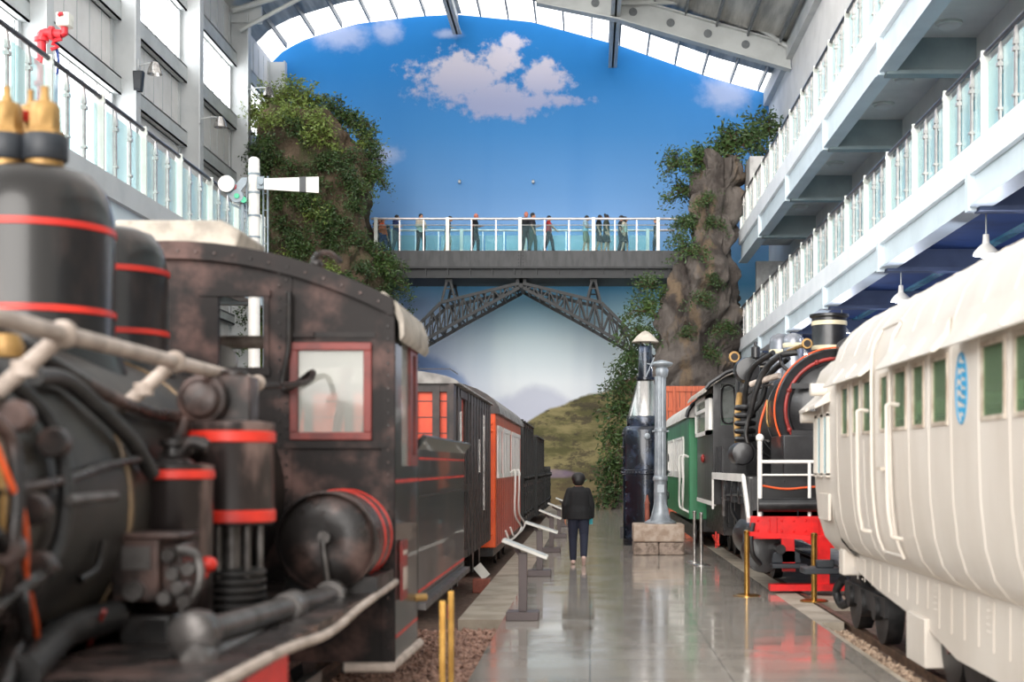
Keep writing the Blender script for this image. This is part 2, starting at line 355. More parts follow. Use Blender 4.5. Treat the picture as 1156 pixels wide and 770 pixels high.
    def rivets(s, pts, r=.012, d=(0, -1, 0)):
        d = Vector(d)
        for p in pts: s.tube([Vector(p), Vector(p) + d*r*.8], r, 6, r*.5)
        return s
    def build(s, name, m, parent=None, smooth=True, bevel=0.0, angle=40):
        me = bpy.data.meshes.new(name)
        off = Vector((0, 0, 0)); q = parent
        while q is not None: off += q.location; q = q.parent
        me.from_pydata([(a - off.x, b - off.y, c - off.z) for a, b, c in s.v], [], s.f)
        me.materials.append(M[m] if isinstance(m, str) else m)
        if smooth:
            me.polygons.foreach_set('use_smooth', [True]*len(me.polygons)); me.set_sharp_from_angle(angle=math.radians(angle))
        o = bpy.data.objects.new(name, me); C.objects.link(o)
        if parent is not None: o.parent = parent
        if bevel:
            b = o.modifiers.new('bevel', 'BEVEL'); b.width = bevel; b.segments = 2; b.limit_method = 'ANGLE'; b.angle_limit = math.radians(50)
        return o
def merge(mb, m, o):
    """adds surface detail (rivets, seams, ribs) to a part's own mesh"""
    import bmesh
    off = Vector((0, 0, 0)); q = o.parent
    while q is not None: off += q.location; q = q.parent
    me = o.data; m = M[m]; k = me.materials.find(m.name)
    if k < 0: me.materials.append(m); k = len(me.materials) - 1
    bm = bmesh.new(); bm.from_mesh(me); vs = [bm.verts.new((a - off.x, b - off.y, c - off.z)) for a, b, c in mb.v]
    for f in mb.f:
        g = bm.faces.new([vs[i] for i in f]); g.material_index = k; g.smooth = False
    bm.to_mesh(me); bm.free(); return o
def tag(o, label=None, cat=None, group=None, kind=None):
    if label: o['label'] = label
    if cat: o['category'] = cat
    if group: o['group'] = group
    if kind: o['kind'] = kind
    return o
def thing(name, label, cat, loc=(0, 0, 0), group=None):
    o = bpy.data.objects.new(name, None); C.objects.link(o); o.location = loc; o.empty_display_size = .2
    return tag(o, label, cat, group)
def struct(name, mb, m, label, smooth=True, bevel=0.0):
    o = mb.build(name, m, None, smooth, bevel); return tag(o, label, name.split('_')[0], None, 'structure')
def copy_tree(o, parent=None):
    c = o.copy(); C.objects.link(c)
    if parent is not None: c.parent = parent
    for ch in list(o.children): copy_tree(ch, c)
    return c
def bez(pts, n=8):
    """smooth path through points (Catmull-Rom)"""
    p = [Vector(q) for q in pts]; p = [p[0]*2 - p[1]] + p + [p[-1]*2 - p[-2]]; out = []
    for i in range(1, len(p)-2):
        for k in range(n):
            t = k/n; a, b, c, d = p[i-1], p[i], p[i+1], p[i+2]
            out.append(.5*((2*b) + (c - a)*t + (2*a - 5*b + 4*c - d)*t*t + (3*b - a - 3*c + d)*t**3))
    return out + [p[-2]]
# ================================================================== PEOPLE
M['skin'] = mat('warm_skin', (206, 152, 122), (188, 132, 104), .5, scale=8)
M['skin_red'] = mat('ruddy_skin', (196, 120, 96), (180, 104, 84), .5, scale=8)
M['hair'] = mat('black_hair', (16, 14, 14), (26, 22, 22), .6, scale=20)
M['eye'] = mat('dark_eye', (20, 18, 18), None, .2)
M['lip'] = mat('lip', (168, 92, 82), None, .5)
CL = {'black': (26, 26, 30), 'jacket': (15, 15, 18), 'navy': (36, 48, 92), 'orange': (240, 100, 44), 'cream': (218, 208, 188), 'grey': (92, 94, 100), 'dark': (42, 42, 48), 'beige': (206, 192, 170), 'red': (186, 52, 48),
      'paleblue': (178, 206, 218), 'khaki': (150, 140, 112), 'white': (236, 236, 236), 'ink': (30, 34, 52), 'charcoal': (56, 54, 60), 'pink': (206, 176, 166), 'teal': (60, 150, 160), 'olive': (66, 72, 62)}
def cloth(c):
    k = 'cloth_' + c
    if k not in M: M[k] = mat(c + '_cloth', CL[c], None, .85, scale=12, amt=.35, bump=.1)
    return M[k]
def weld(mb, name, m, parent, voxel, it=4):
    o = mb.build(name, m, parent, True)
    r = o.modifiers.new('r', 'REMESH'); r.mode = 'VOXEL'; r.voxel_size = voxel; r.use_smooth_shade = True
    s = o.modifiers.new('s', 'SMOOTH'); s.factor = .5; s.iterations = it
    dg = bpy.context.evaluated_depsgraph_get(); me = bpy.data.meshes.new_from_object(o.evaluated_get(dg)); old = o.data
    o.modifiers.clear(); o.data = me; bpy.data.meshes.remove(old); me.name = name
    me.polygons.foreach_set('use_smooth', [True]*len(me.polygons)); return o
def loft(b, rings, V, n=18):
    """rounded closed tube through ellipses (z, half width, half depth, y shift)"""
    vs = []
    for z, hw, hd_, y in rings:
        c = V(0, y, z); vs += [c + Vector((hw*math.copysign(abs(math.cos(a))**.85, math.cos(a)), hd_*math.sin(a), 0)) for a in [2*PI*i/n for i in range(n)]]
    m = len(rings)
    b.add(vs, [(j*n + i, j*n + (i+1) % n, (j+1)*n + (i+1) % n, (j+1)*n + i) for j in range(m-1) for i in range(n)] + [tuple(range(n))[::-1], tuple((m-1)*n + i for i in range(n))])
def hand(b, w, d, palm, side, curl=.5, k=1.0):
    """palm and five separate bent fingers hanging from wrist w along d; palm is the palm-facing direction"""
    d = Vector(d).normalized(); p = Vector(palm); p = (p - d*p.dot(d)).normalized(); u = d.cross(p)*side
    w = Vector(w); b.capsule(w, .024*k, w + d*.035*k, .026*k, 8)
    for j in range(4):
        a = w + d*.03*k + u*(.027 - .018*j)*k; e = w + d*.085*k + u*(.031 - .0205*j)*k
        b.capsule(a, .013*k, e, .0105*k, 8)
        L = (.068, .078, .072, .056)[j]*k; q = e
        for s in range(3):
            dd = (d*math.cos(curl*(s + .4)) + p*math.sin(curl*(s + .4))).normalized(); n = q + dd*L*(.45, .32, .26)[s]
            b.capsule(q, (.0095 - .001*s)*k, n, (.0088 - .001*s)*k, 8); q = n
    a = w + d*.025*k + u*.026*k; m = a + (d*.5 + u*.75 + p*.35).normalized()*.045*k; e = m + (d*.9 + u*.1 + p*.45).normalized()*.04*k
    b.capsule(a, .013*k, m, .0105*k, 8); b.capsule(m, .0105*k, e, .008*k, 8)
def person(label, loc, rz, h, top, bottom, sleeve='short', legs='long', hair='short', skin='skin', shoes='black', arms=None, step=.12, lean=0.0, look=0.0, voxel=.0105, skirt=False, group=None, lift=None, headtilt=0.0, loose=0.0):
    t = thing('person', label, 'person', loc, group); t.rotation_euler = (0, 0, rz); k = h/1.70; t.scale = (k, k, k)
    t.location = (0, 0, 0)                      # built about the origin, then set down
    L = lambda z, y=0.0: y + lean*max(0, z - .95)
    V = lambda x, y, z: Vector((x, L(z, y), z))
    hip = {s: V(.09*s, 0, .92) for s in (-1, 1)}
    ank = {-1: Vector((-.1, step, .085)), 1: Vector((.1, -step, .085))}
    if lift: ank[lift[0]] = Vector((.1*lift[0], lift[1], lift[2]))
    knee = {}
    for s in (-1, 1):
        m = (hip[s] + ank[s])/2; bendy = .05 + (.06 if lift and lift[0] == s else 0); knee[s] = m + Vector((.01*s, bendy, .02))
    sh = {s: V(.172*s, -.01, 1.375) for s in (-1, 1)}
    arms = arms or {}
    el, wr, hd = {}, {}, {}
    for s in (-1, 1):
        a = arms.get(s, 'down')
        if a == 'down': e, w_, d_ = (.245*s, -.05, 1.12), (.25*s, .05, .88), (0, .12, -1)
        elif a == 'swing': e, w_, d_ = (.245*s, -.12, 1.13), (.255*s, -.08, .87), (0, .1, -1)
        elif a == 'fore': e, w_, d_ = (.235*s, .03, 1.12), (.24*s, .14, .89), (0, .3, -1)
        elif a == 'hold': e, w_, d_ = (.23*s, .02, 1.12), (.12*s, .25, 1.14), (-.2*s, 1, .1)
        elif a == 'cross': e, w_, d_ = (.23*s, .07, 1.13), (-.04*s, .2, 1.16 + .03*s), (-1*s, .05, .1)
        elif a == 'reach': e, w_, d_ = (.22*s, .16, 1.2), (.2*s, .36, 1.02), (0, .8, -.5)
        el[s], wr[s], hd[s] = V(*e), V(*w_), Vector(d_)
    hc = V(0, .03 + headtilt*.05, 1.575 - headtilt*.02)
    b = MB()
    loft(b, [(.86, .12, .09, 0), (.93, .168, .115, 0), (1.0, .165, .112, 0), (1.1, .148, .1, .01), (1.2, .16, .108, .01), (1.3, .178, .115, .005), (1.38, .18, .098, -.005), (1.43, .13, .07, -.01), (1.47, .06, .055, -.01)], V)
    b.capsule(V(0, -.01, 1.38), .062, hc - Vector((0, .02, .07)), .052)
    b.sphere(hc, .1, 18, (.8, .97, 1.16)); b.sphere(hc + Vector((0, .035, -.07)), .062, 14, (.86, .95, .8))
    ca, sa = math.cos(look), math.sin(look); fw = Vector((-sa, ca, 0)); rt = Vector((ca, sa, 0))
    b.capsule(hc + fw*.088 + Vector((0, 0, .01)), .011, hc + fw*.112 - Vector((0, 0, .03)), .014, 8); b.capsule(hc + fw*.082 + rt*-.03 + Vector((0, 0, .028)), .014, hc + fw*.082 + rt*.03 + Vector((0, 0, .028)), .014, 8)
    for s in (-1, 1): b.sphere(hc + rt*.082*s + Vector((0, 0, -.012)), .022, 8, (.5, .9, 1.3))
    for s in (-1, 1):
        b.capsule(sh[s], .056, el[s], .042); b.capsule(el[s], .041, wr[s], .028)
        hand(b, wr[s], hd[s], (-s, .25, 0) if abs(hd[s].z) > .5 else (0, 0, -1), s if abs(hd[s].z) > .5 else -s, .38, 1.0)
        b.capsule(hip[s], .095, knee[s], .062); b.capsule(knee[s], .06, knee[s].lerp(ank[s], .35), .058); b.capsule(knee[s].lerp(ank[s], .35), .056, ank[s], .038)
        up = lift and lift[0] == s
        toe = ank[s] + (Vector((0, .09, -.13)) if up else Vector((.01*s, .15, -.045))); b.capsule(ank[s] - Vector((0, .03, .035 if not up else .01)), .036, toe, .03)
    bd = weld(b, 'body', skin, t, voxel)
    f = MB()
    for s in (-1, 1): f.sphere(hc + fw*.086 + rt*.034*s + Vector((0, 0, .008)), .0125, 8)
    f.build('eyes', 'eye', bd); MB().capsule(hc + fw*.098 + rt*-.02 + Vector((0, 0, -.062)), .006, hc + fw*.098 + rt*.02 + Vector((0, 0, -.062)), .006, 8).build('mouth', 'lip', bd)
    # clothes
    g = MB(); c = .018 + loose
    hem = .93 if not skirt else .98
    k_ = loose
    loft(g, [(hem - .04 - k_*2, .178 + c + k_, .122 + c + k_*.6, 0), (1.0, .172 + c + k_*.8, .118 + c + k_*.6, 0), (1.1, .155 + c + k_*1.2, .106 + c + k_*.6, .01), (1.2, .163 + c + k_, .112 + c + k_*.4, .01), (1.3, .18 + c, .119 + c, .005), (1.37, .172 + c*.5, .104 + c, -.005), (1.42, .125 + c*.5, .076 + c, -.01), (1.465, .07 + c*.4, .06 + c*.5, -.01)], V)
    for s in (-1, 1):
        if sleeve == 'short': g.capsule(sh[s], .062 + c, sh[s].lerp(el[s], .62), .056 + c)
        elif sleeve == 'long': q_ = .012 + loose*.4; g.capsule(sh[s] - Vector((.012*s, 0, .01)), .058 + q_, el[s], .05 + q_); g.capsule(el[s], .05 + q_, el[s].lerp(wr[s], .93), .04 + q_)
    if sleeve == 'long' and not loose: g.capsule(V(-.05, -.02, 1.44), .055, V(.05, -.02, 1.44), .055)
    weld(g, 'shirt' if sleeve == 'short' else 'jacket', cloth(top), t, voxel*1.2)
    p = MB(); c = .02
    loft(p, [(.84, .13 + c*.5, .1 + c*.5, 0), (.9, .165 + c*.6, .118 + c*.6, 0), (.98, .168 + c*.3, .115 + c*.5, 0), (1.03, .155 + c*.3, .105 + c*.4, .005)], V)
    for s in (-1, 1):
        e = {'long': 1.0, 'short': .0}[legs]
        p.capsule(hip[s], .098 + c, knee[s] if legs == 'long' else hip[s].lerp(knee[s], .9), (.066 if legs == 'long' else .086) + c)
        if legs == 'long': p.capsule(knee[s], .064 + c, ank[s] + Vector((0, 0, .03)), .045 + c)
    if skirt:
        p = MB(); n = 20; pr = [(.135, 1.04), (.15, .95), (.19, .7), (.225, .5), (.21, .48)]
        p.add([(r*math.cos(2*PI*i/n), L(z) + r*.85*math.sin(2*PI*i/n), z) for r, z in pr for i in range(n)], [(j*n + (i+1) % n, j*n + i, (j+1)*n + i, (j+1)*n + (i+1) % n) for j in range(4) for i in range(n)] + [tuple(range(n)), tuple(4*n + i for i in range(n))[::-1]])
        p.build('skirt', cloth(bottom), t)
    else: weld(p, 'trousers' if legs == 'long' else 'shorts', cloth(bottom), t, voxel*1.2)
    for s in (-1, 1):
        q = MB(); up = lift and lift[0] == s
        toe = ank[s] + (Vector((0, .09, -.13)) if up else Vector((.01*s, .15, -.045))); q.capsule(ank[s] - Vector((0, .03, .035 if not up else .01)), .045, toe, .038); q.capsule(ank[s] + Vector((0, -.005, -.02)), .045, ank[s].lerp(toe, .5), .043)
        weld(q, 'shoe', cloth(shoes), t, .012, 2)
    if hair != 'bald':
        q = MB(); q.sphere(hc + Vector((0, -.018, .03 if hair != 'bob' else .045)), .108 if hair != 'bob' else .132, 18, (.9, .98, 1.04) if hair != 'bob' else (1, .98, .8))
        if hair in ('bob', 'long'):
            q.capsule(hc + Vector((0, -.05, .0)), .102, hc + Vector((0, -.04, -.02 if hair == 'bob' else -.24)), .1 if hair == 'bob' else .07)
            for s in (-1, 1): q.capsule(hc + rt*.07*s + Vector((0, -.02, .02)), .035, hc + rt*.08*s + Vector((0, -.02, -.04 if hair == 'bob' else -.2)), .03)
        if hair == 'bun': q.sphere(hc + Vector((0, -.09, .12)), .055, 12)
        if hair == 'cap': q.capsule(hc + fw*.06 + Vector((0, 0, .05)), .06, hc + fw*.16 + Vector((0, 0, .045)), .03)
        weld(q, 'hair' if hair != 'cap' else 'cap', 'hair', t, .012, 3)
    t.location = loc; return t
PB = 61.5; ZD = H + 243*61.0/F - .0
def on_bridge(px, dy=0.0): Y = PB + dy; return (wx(px, Y), Y, ZD - .018)
R_, L_, T_ = -PI/2, PI/2, PI
def hgt(py): return wz(py, PB) - ZD
BG = 'visitors on the footbridge'
# the walker
w = person('person in black jacket and dark trousers walking away along the polished walkway', (wx(653, 25.9), 25.9, 0.0), 0.0, 1.66, 'jacket', 'ink', 'long', 'long', 'bob', shoes='pink', arms={-1: 'down', 1: 'fore'}, step=.13, lift=(1, -.2, .16), voxel=.008, loose=.02)
ph = MB().cbox((wx(667, 25.9), 26.02, .80), (.07, .02, .14)).build('phone', 'cloth_teal' if 'cloth_teal' in M else cloth('teal'), None, True, .006); tag(ph, "teal phone held in the hand of the walking person", 'phone')
pp = person('person in white top at the overgrown rock end of the footbridge', on_bridge(423.5, 0.90), R_, hgt(246), 'white', 'dark', hair='long', group=BG)
person('person in dark top standing behind the orange shirt on the footbridge', on_bridge(428, 0.30), R_ - .3, hgt(244), 'dark', 'black', group=BG)
person('person in bright orange shirt on the footbridge', on_bridge(432, 0.02), T_ + .9, hgt(246), 'orange', 'navy', sleeve='long', arms={1: 'hold'}, group=BG)
person('short dark haired child between orange and navy shirts on the footbridge', on_bridge(438, 0.50), R_, hgt(252), 'charcoal', 'dark', group=BG)
person('person in navy shirt and grey trousers on the footbridge looking down', on_bridge(447, 0.02), R_ - .2, hgt(242), 'navy', 'grey', headtilt=.6, arms={1: 'hold'}, group=BG)
person('person in cream shirt with folded arms and black trousers on the footbridge', on_bridge(475, 0.02), T_ + .6, hgt(241), 'cream', 'black', sleeve='long', arms={-1: 'cross', 1: 'cross'}, group=BG)
person('person in black top and beige shorts stooping behind a footbridge post', on_bridge(505, 0.10), R_, hgt(243), 'charcoal', 'beige', legs='short', lean=.12, shoes='white', headtilt=.8, arms={1: 'hold'}, group=BG)
person('bald person in black shirt holding a phone out on the footbridge', on_bridge(536, 0.02), R_ - .25, hgt(240), 'black', 'dark', hair='bald', skin='skin_red', arms={-1: 'hold', 1: 'hold'}, headtilt=.5, group=BG)
person('bald ruddy person in dark shirt beside the middle footbridge post', on_bridge(593.5, 0.30), T_ + .7, hgt(237), 'black', 'dark', hair='bald', skin='skin_red', group=BG)
person('dark haired person in charcoal shirt beside the bald one on the footbridge', on_bridge(601, 0.02), R_ - .2, hgt(240), 'charcoal', 'olive', arms={-1: 'hold', 1: 'fore'}, group=BG)
person('person in red shirt reaching forward on the footbridge', on_bridge(619.5, 0.02), R_ - .1, hgt(243), 'red', 'dark', arms={1: 'reach', -1: 'reach'}, shoes='red', step=.2, group=BG)
person('person in pale blue shirt and khaki shorts on the footbridge', on_bridge(661, 0.10), R_, hgt(242), 'paleblue', 'khaki', legs='short', headtilt=.9, arms={1: 'hold'}, group=BG)
person('person in black shirt and dark shorts next to the dark dress on the footbridge', on_bridge(676, 0.02), R_, hgt(242), 'black', 'charcoal', legs='short', headtilt=.7, group=BG)
person('person in dark dress with hair in a bun on the footbridge', on_bridge(684.5, 0.20), R_ + .2, hgt(241), 'olive', 'dark', hair='bun', skirt=True, group=BG)
person('person in black cap and black shirt behind the cream top on the footbridge', on_bridge(701, 0.65), R_, hgt(240), 'black', 'dark', hair='cap', group=BG)
person('long haired person in cream top and black skirt on the footbridge', on_bridge(705, 0.02), R_ - .2, hgt(244), 'cream', 'black', hair='long', skirt=True, headtilt=.5, group=BG)
person('person in dark clothes at the bare rock end of the footbridge', on_bridge(741, 0.20), L_, hgt(245), 'black', 'dark', group=BG)
# ================================================================== THE HALL
struct('ground', MB().box(-16, 12, -2, 70, -.6, -.16), 'ballast_bed', 'brown ballast bed under the tracks')
struct('floor', MB().box(-1.02, 2.6, -2, 66, -.3, 0), 'floor', 'polished grey stone walkway between the trains')
struct('floor_left', MB().box(-1.55, -1.02, 16.7, 66, -.35, -.005), 'concrete', 'beige concrete edge strip beside the left wagons')
struct('floor_right', MB().box(2.6, 2.93, 16.4, 66, -.35, -.005).box(3.07, 4.33, 19.2, 66, -.3, -.04), 'concrete', 'beige concrete edge strip beside the right locomotive')
struct('floor_back', MB().box(-15, -1.55, 56, 66, -.3, -.01).box(2.93, 9, 52, 66, -.3, -.01).box(4.5, 9.5, -2, 52, -.3, -.01), 'concrete', 'concrete floor around the rocks')
def rail(x, y0, y1, label):
    prof = [(-.065, -.14), (.065, -.14), (.065, -.125), (.012, -.1), (.012, -.045), (.035, -.035), (.035, 0), (-.035, 0), (-.035, -.035), (-.012, -.045), (-.012, -.1), (-.065, -.125)]
    o = MB().prism([(x + a, z) for a, z in prof], y0, y1).build('rail', 'rail_rust')
    return tag(o, label, 'rail')
rail(-2.4, -1, 56, 'rusty rail under the right wheels of the old trains on the left track')
rail(3.0, -1, 50, 'rusty rail beside the pale stones under the white railcar')
rail(4.4, -1, 50, 'far rusty rail of the track carrying the white railcar')
def gravel(name, m, x0, x1, y0, y1, n, label, seed, z=-.15, big=.05):
    r = random.Random(seed); b = MB()
    for i in range(n):
        c = Vector((r.uniform(x0, x1), r.uniform(y0, y1), z + r.uniform(0, .035))); q = r.uniform(.45, 1)*big
        rot = Matrix.Rotation(r.uniform(0, 6), 3, Vector((r.random(), r.random(), r.random() + .1)).normalized())
        vs = [Vector(p) for p in ((-1, -.3, .1), (1, .2, -.1), (.1, -.9, .2), (-.2, 1, 0), (.2, .1, .75), (0, -.1, -.75))]
        vs = [c + rot @ (Vector((p.x*r.uniform(.7, 1.2), p.y*r.uniform(.7, 1.1), p.z*r.uniform(.7, 1.1)))*q) for p in vs]
        b.add(vs, [(0, 2, 4), (2, 1, 4), (1, 3, 4), (3, 0, 4), (2, 0, 5), (1, 2, 5), (3, 1, 5), (0, 3, 5)])
    o = b.build(name, m, None, False); return tag(o, label, 'gravel', None, 'stuff')
gravel('gravel', 'ballast', -2.3, -1.05, 8, 16.6, 5200, 'brown broken stone ballast between left wagons and walkway', 3)
gravel('gravel', 'ballast_pale', 2.64, 2.95, 7, 16.3, 1500, 'pale brown stones along the rail under the white railcar', 4, -.13)
struct('trim_1', MB().box(2.6, 2.66, -2, 16.4, -.3, -.004), 'concrete', 'stone edge of the walkway by the railcar track')

# ---- back wall with its painted sky
def arch_z(x):
    pts = [(-14.9, 20.4), (-14.2, 21.1), (-13.2, 21.6), (-10.9, 22.3), (-8.06, 22.65), (-6.2, 22.75), (-2.7, 22.4), (1.4, 21.3), (5.5, 19.85), (8.4, 19.02)]
    for (a, za), (b, zb) in zip(pts, pts[1:]):
        if x <= b: t = max(0, (x - a)/(b - a)); return za + (zb - za)*t
    return pts[-1][1]
XS = [-14.8 + 23.1*i/46 for i in range(47)]
struct('wall_back', MB().prism([(-14.8, -.3), (8.3, -.3)] + [(x, arch_z(x)) for x in XS[::-1]], 66, 66.3), 'mural', 'back wall painted with blue sky, clouds and green hills', False)
for sx, lab in ((519, 'small dark spotlight on the painted sky, left of the pair'), (602, 'small pale spotlight on the painted sky, right of the pair')):
    t = thing('spotlight', lab, 'spotlight', P(sx, 206, 65.9))
    p = P(sx, 206, 65.98); MB().box(p.x - .05, p.x + .05, p.y - .1, p.y + .01, p.z + .02, p.z + .1).build('bracket', 'black_plastic', t)
    MB().lathe([(.045, -.2), (.065, -.18), (.07, -.04), (.03, 0)], (p.x, p.y, p.z), 14, 'y').build('lamp_head', 'girt_grey', t)
# ---- vaulted roof at the far end
def sheet(y0, y1, lift=0.0, th=.08):
    b = MB()
    for a, c in zip(XS, XS[1:]):
        b.add([(a, y0, arch_z(a) + lift), (c, y0, arch_z(c) + lift), (c, y1, arch_z(c) + lift), (a, y1, arch_z(a) + lift)] +
              [(a, y0, arch_z(a) + lift + th), (c, y0, arch_z(c) + lift + th), (c, y1, arch_z(c) + lift + th), (a, y1, arch_z(a) + lift + th)],
              [(0, 3, 2, 1), (4, 5, 6, 7), (0, 1, 5, 4), (2, 3, 7, 6)])
    return b
struct('ceiling', sheet(50, 63.2, .12), 'roof_sheet', 'grey sheet metal vaulted roof')
struct('window_1', sheet(63.2, 66.3, .12), 'daylight', 'bright glazed strip of the roof along the painted wall')
purl = [-14.0 + 1.28*i for i in range(18)]
for i, x in enumerate(purl):
    z = arch_z(x)
    o = MB().beam((x, 50, z), (x, 65.6, z), .07, .26).build('purlin', 'purlin'); tag(o, 'dark steel purlin', 'purlin', None, 'structure')
for x, dep in ((-6.15, .95), (1.05, 1.15)):
    z = arch_z(x)
    o = MB().box(x - .2, x + .2, 50, 65.9, z - dep, z - dep + .06).box(x - .04, x + .04, 50, 65.9, z - dep, z + .1).box(x - .2, x + .2, 50, 65.9, z, z + .06).build('beam', 'girder_paint', None, False)
    tag(o, 'deep steel beam running under the vault', 'beam', None, 'structure')
# perforated cross girder and tubes
def girder():
    b = MB(); Y = 58.4; x0, x1 = -2.2, 8.25
    def zt(x): return arch_z(x) - .15
    n = 28
    def zc(x): return 20.13 - (x - 1.1)*.289 if x > 1.1 else 20.13 - (x - 1.1)*.2
    holes = []
    for i in range(n):
        a = x0 + (x1 - x0)*i/n; c = x0 + (x1 - x0)*(i+1)/n
        b.add([(a, Y, zc(a)), (c, Y, zc(c)), (c, Y, zc(c) + 1.0), (a, Y, zc(a) + 1.0), (a, Y + .06, zc(a)), (c, Y + .06, zc(c)), (c, Y + .06, zc(c) + 1.0), (a, Y + .06, zc(a) + 1.0)],
              [(0, 1, 2, 3), (5, 4, 7, 6), (0, 4, 5, 1), (3, 2, 6, 7)])
        b.beam((a, Y + .03, zc(a)), (c, Y + .03, zc(c)), .5, .06); b.beam((a, Y + .03, zc(a) + 1.0), (c, Y + .03, zc(c) + 1.0), .5, .06)
    o = b.build('girder', 'girder_paint', None, False); tag(o, 'grey cross girder under the vault with round holes', 'girder', None, 'structure')
    h = MB()
    for x in (.22, 1.77, 3.31, 4.84, 6.39): h.lathe([(.17, -.03), (.17, .0)], (x, Y - .01, zc(x) + .5), 18, 'y')
    h.build('hole', 'purlin', o)
    t = MB().tube([(1.2, Y - .3, 20.75), (8.1, Y - .3, 20.8), (9.3, Y - .3, 20.45)], .12, 10).tube([(5.4, Y - .3, 20.7), (8.2, Y - .3, 18.85)], .1, 10)
    t.tube([(-14.6, Y - .3, 20.4), (-11, Y - .3, 21.5), (-6, Y - .3, 22.1)], .12, 10).tube([(-14.3, Y - .3, 19.6), (-10.5, Y - .3, 21.6)], .09, 10)
    o2 = t.build('brace', 'girder_paint'); tag(o2, 'grey tubular roof brace', 'brace', None, 'structure')
girder()

# ---- left wall: columns, girts, cladding and windows
CY = [58.5 - 7.2*k for k in range(6)] + [65.5]
for y in sorted(CY):
    b = MB().box(-14.06, -14.0, y - .24, y + .24, -.16, 20.4).box(-14.8, -14.06, y - .03, y + .03, -.16, 20.4).box(-14.8, -14.74, y - .24, y + .24, -.16, 20.4)
    
    if y < 62: b.box(-14.8, -13.5, y - .12, y + .12, 20.0, 20.7)
    o = b.build('column', 'frame_grey', None, False); tag(o, 'pale grey steel column on the left wall', 'column', None, 'structure')
def wall_bays():
    w = MB(); g = MB(); seams = MB(); k = 2
    ys = [-2.0, 5.0, 12.0] + [18.0] + sorted(CY) + [66.0]  # near bays lie out of view, their windows added to brighten the balconies
    for a, c in zip(ys, ys[1:]):
        hole = [(16.25, 18.2)] + ([(8.0, 13.3)] if c < 45 else [])
        zs = sorted(hole); z = -.3
        for lo, hi in zs + [(20.9, 20.9)]:
            if lo > z: w.box(-14.95, -14.8, a, c, z, lo)
            z = hi
        if c - a < .6: continue
        for j in range(1, 7):
            y = a + (c - a)*j/7; seams.box(-14.81, -14.785, y - .015, y + .015, 13.9, 15.6); seams.box(-14.81, -14.785, y - .015, y + .015, 18.3, 20.4)
        for lo, hi in hole:
            f = MB().box(-14.93, -14.9, a, c, lo, hi); f2 = MB()
            nb = 6
            for j in range(nb + 1): y = a + .25 + (c - a - .5)*j/nb; f2.box(-14.9, -14.82, y - .035, y + .035, lo, hi)
            if hi - lo > 3: f2.box(-14.9, -14.82, a, c, (lo + hi)/2 - .05, (lo + hi)/2 + .05)
            o = f.build('window_%d' % k, 'window_day', None, False); tag(o, 'tall bright window strip in the left wall', 'window', None, 'structure')
            f2.build('mullion', 'girt_grey', o, False); k += 1
        for z0, z1, d in ((15.6, 16.2, .28), (18.2, 18.8, .28), (13.3, 13.85, .28), (7.6, 8.0, .2)):
            g.box(-14.8, -14.8 + d, a + .03, c - .03, z0, z0 + .05).box(-14.8, -14.8 + d, a + .03, c - .03, z1 - .05, z1).box(-14.8, -14.74, a + .03, c - .03, z0, z1)
            g.box(-14.8 + d - .05, -14.8 + d, a + .03, c - .03, z0, z1)
    struct('wall_left', w, 'wall_white', 'white clad left wall with window strips', False)
    o = g.build('girt', 'girt_grey', None, False); tag(o, 'grey steel girts across the left wall', 'girt', None, 'structure')
    o = seams.build('trim_2', 'girt_grey', None, False); tag(o, 'cladding seams', 'trim', None, 'structure')
wall_bays()
for lx, ly, Y, lab in ((171, 80, 44.15, 'bracket floodlight on the left wall beside the black loudspeaker'), (245, 141, 51.05, 'bracket floodlight on the left wall above the signal arm'), (280, 18, 58.2, 'bracket floodlight high on the left wall near the roof')):
    c = Vector((-14.0, Y, wz(ly - 6, Y))); e = P(lx + 4, ly - 4, Y - .3); 
    if lx == 280: c.z = 17.2; e = c + Vector((.9, -.2, -.1))
    t = thing('wall_floodlight', lab, 'lamp', c)
    MB().tube(bez([c, c + Vector((.4, -.1, .05)), e + Vector((0, 0, .12)), e], 5), .025, 8).build('arm', 'frame_grey', t)
    MB().box(-14.02, -13.97, Y - .1, Y + .1, c.z - .15, c.z + .15).build('wall_plate', 'frame_grey', t)
    MB().lathe([(.05, .16), (.12, .14), (.2, -.05), (.24, -.22), (.22, -.22), (.12, 0)], e, 16).build('reflector', 'steel', t)
    MB().sphere(e + Vector((0, 0, -.1)), .09, 10).build('bulb', 'white_paint', t)
sp = P(158, 93, 44.1)
t = thing('loudspeaker', 'black box loudspeaker hung on the left wall column', 'speaker', sp)
MB().prism([(sp.x - .15, sp.z + .3), (sp.x + .17, sp.z + .3), (sp.x + .1, sp.z - .32), (sp.x - .12, sp.z - .32)], sp.y - .25, sp.y).build('cabinet', 'black_plastic', t, True, .02)
MB().box(sp.x - .1, sp.x + .1, sp.y - .265, sp.y - .25, sp.z - .25, sp.z + .25).build('grille', 'stripe_black', t)
MB().box(sp.x - .04, sp.x + .04, sp.y, sp.y + .15, sp.z - .05, sp.z + .1).build('bracket', 'frame_grey', t)

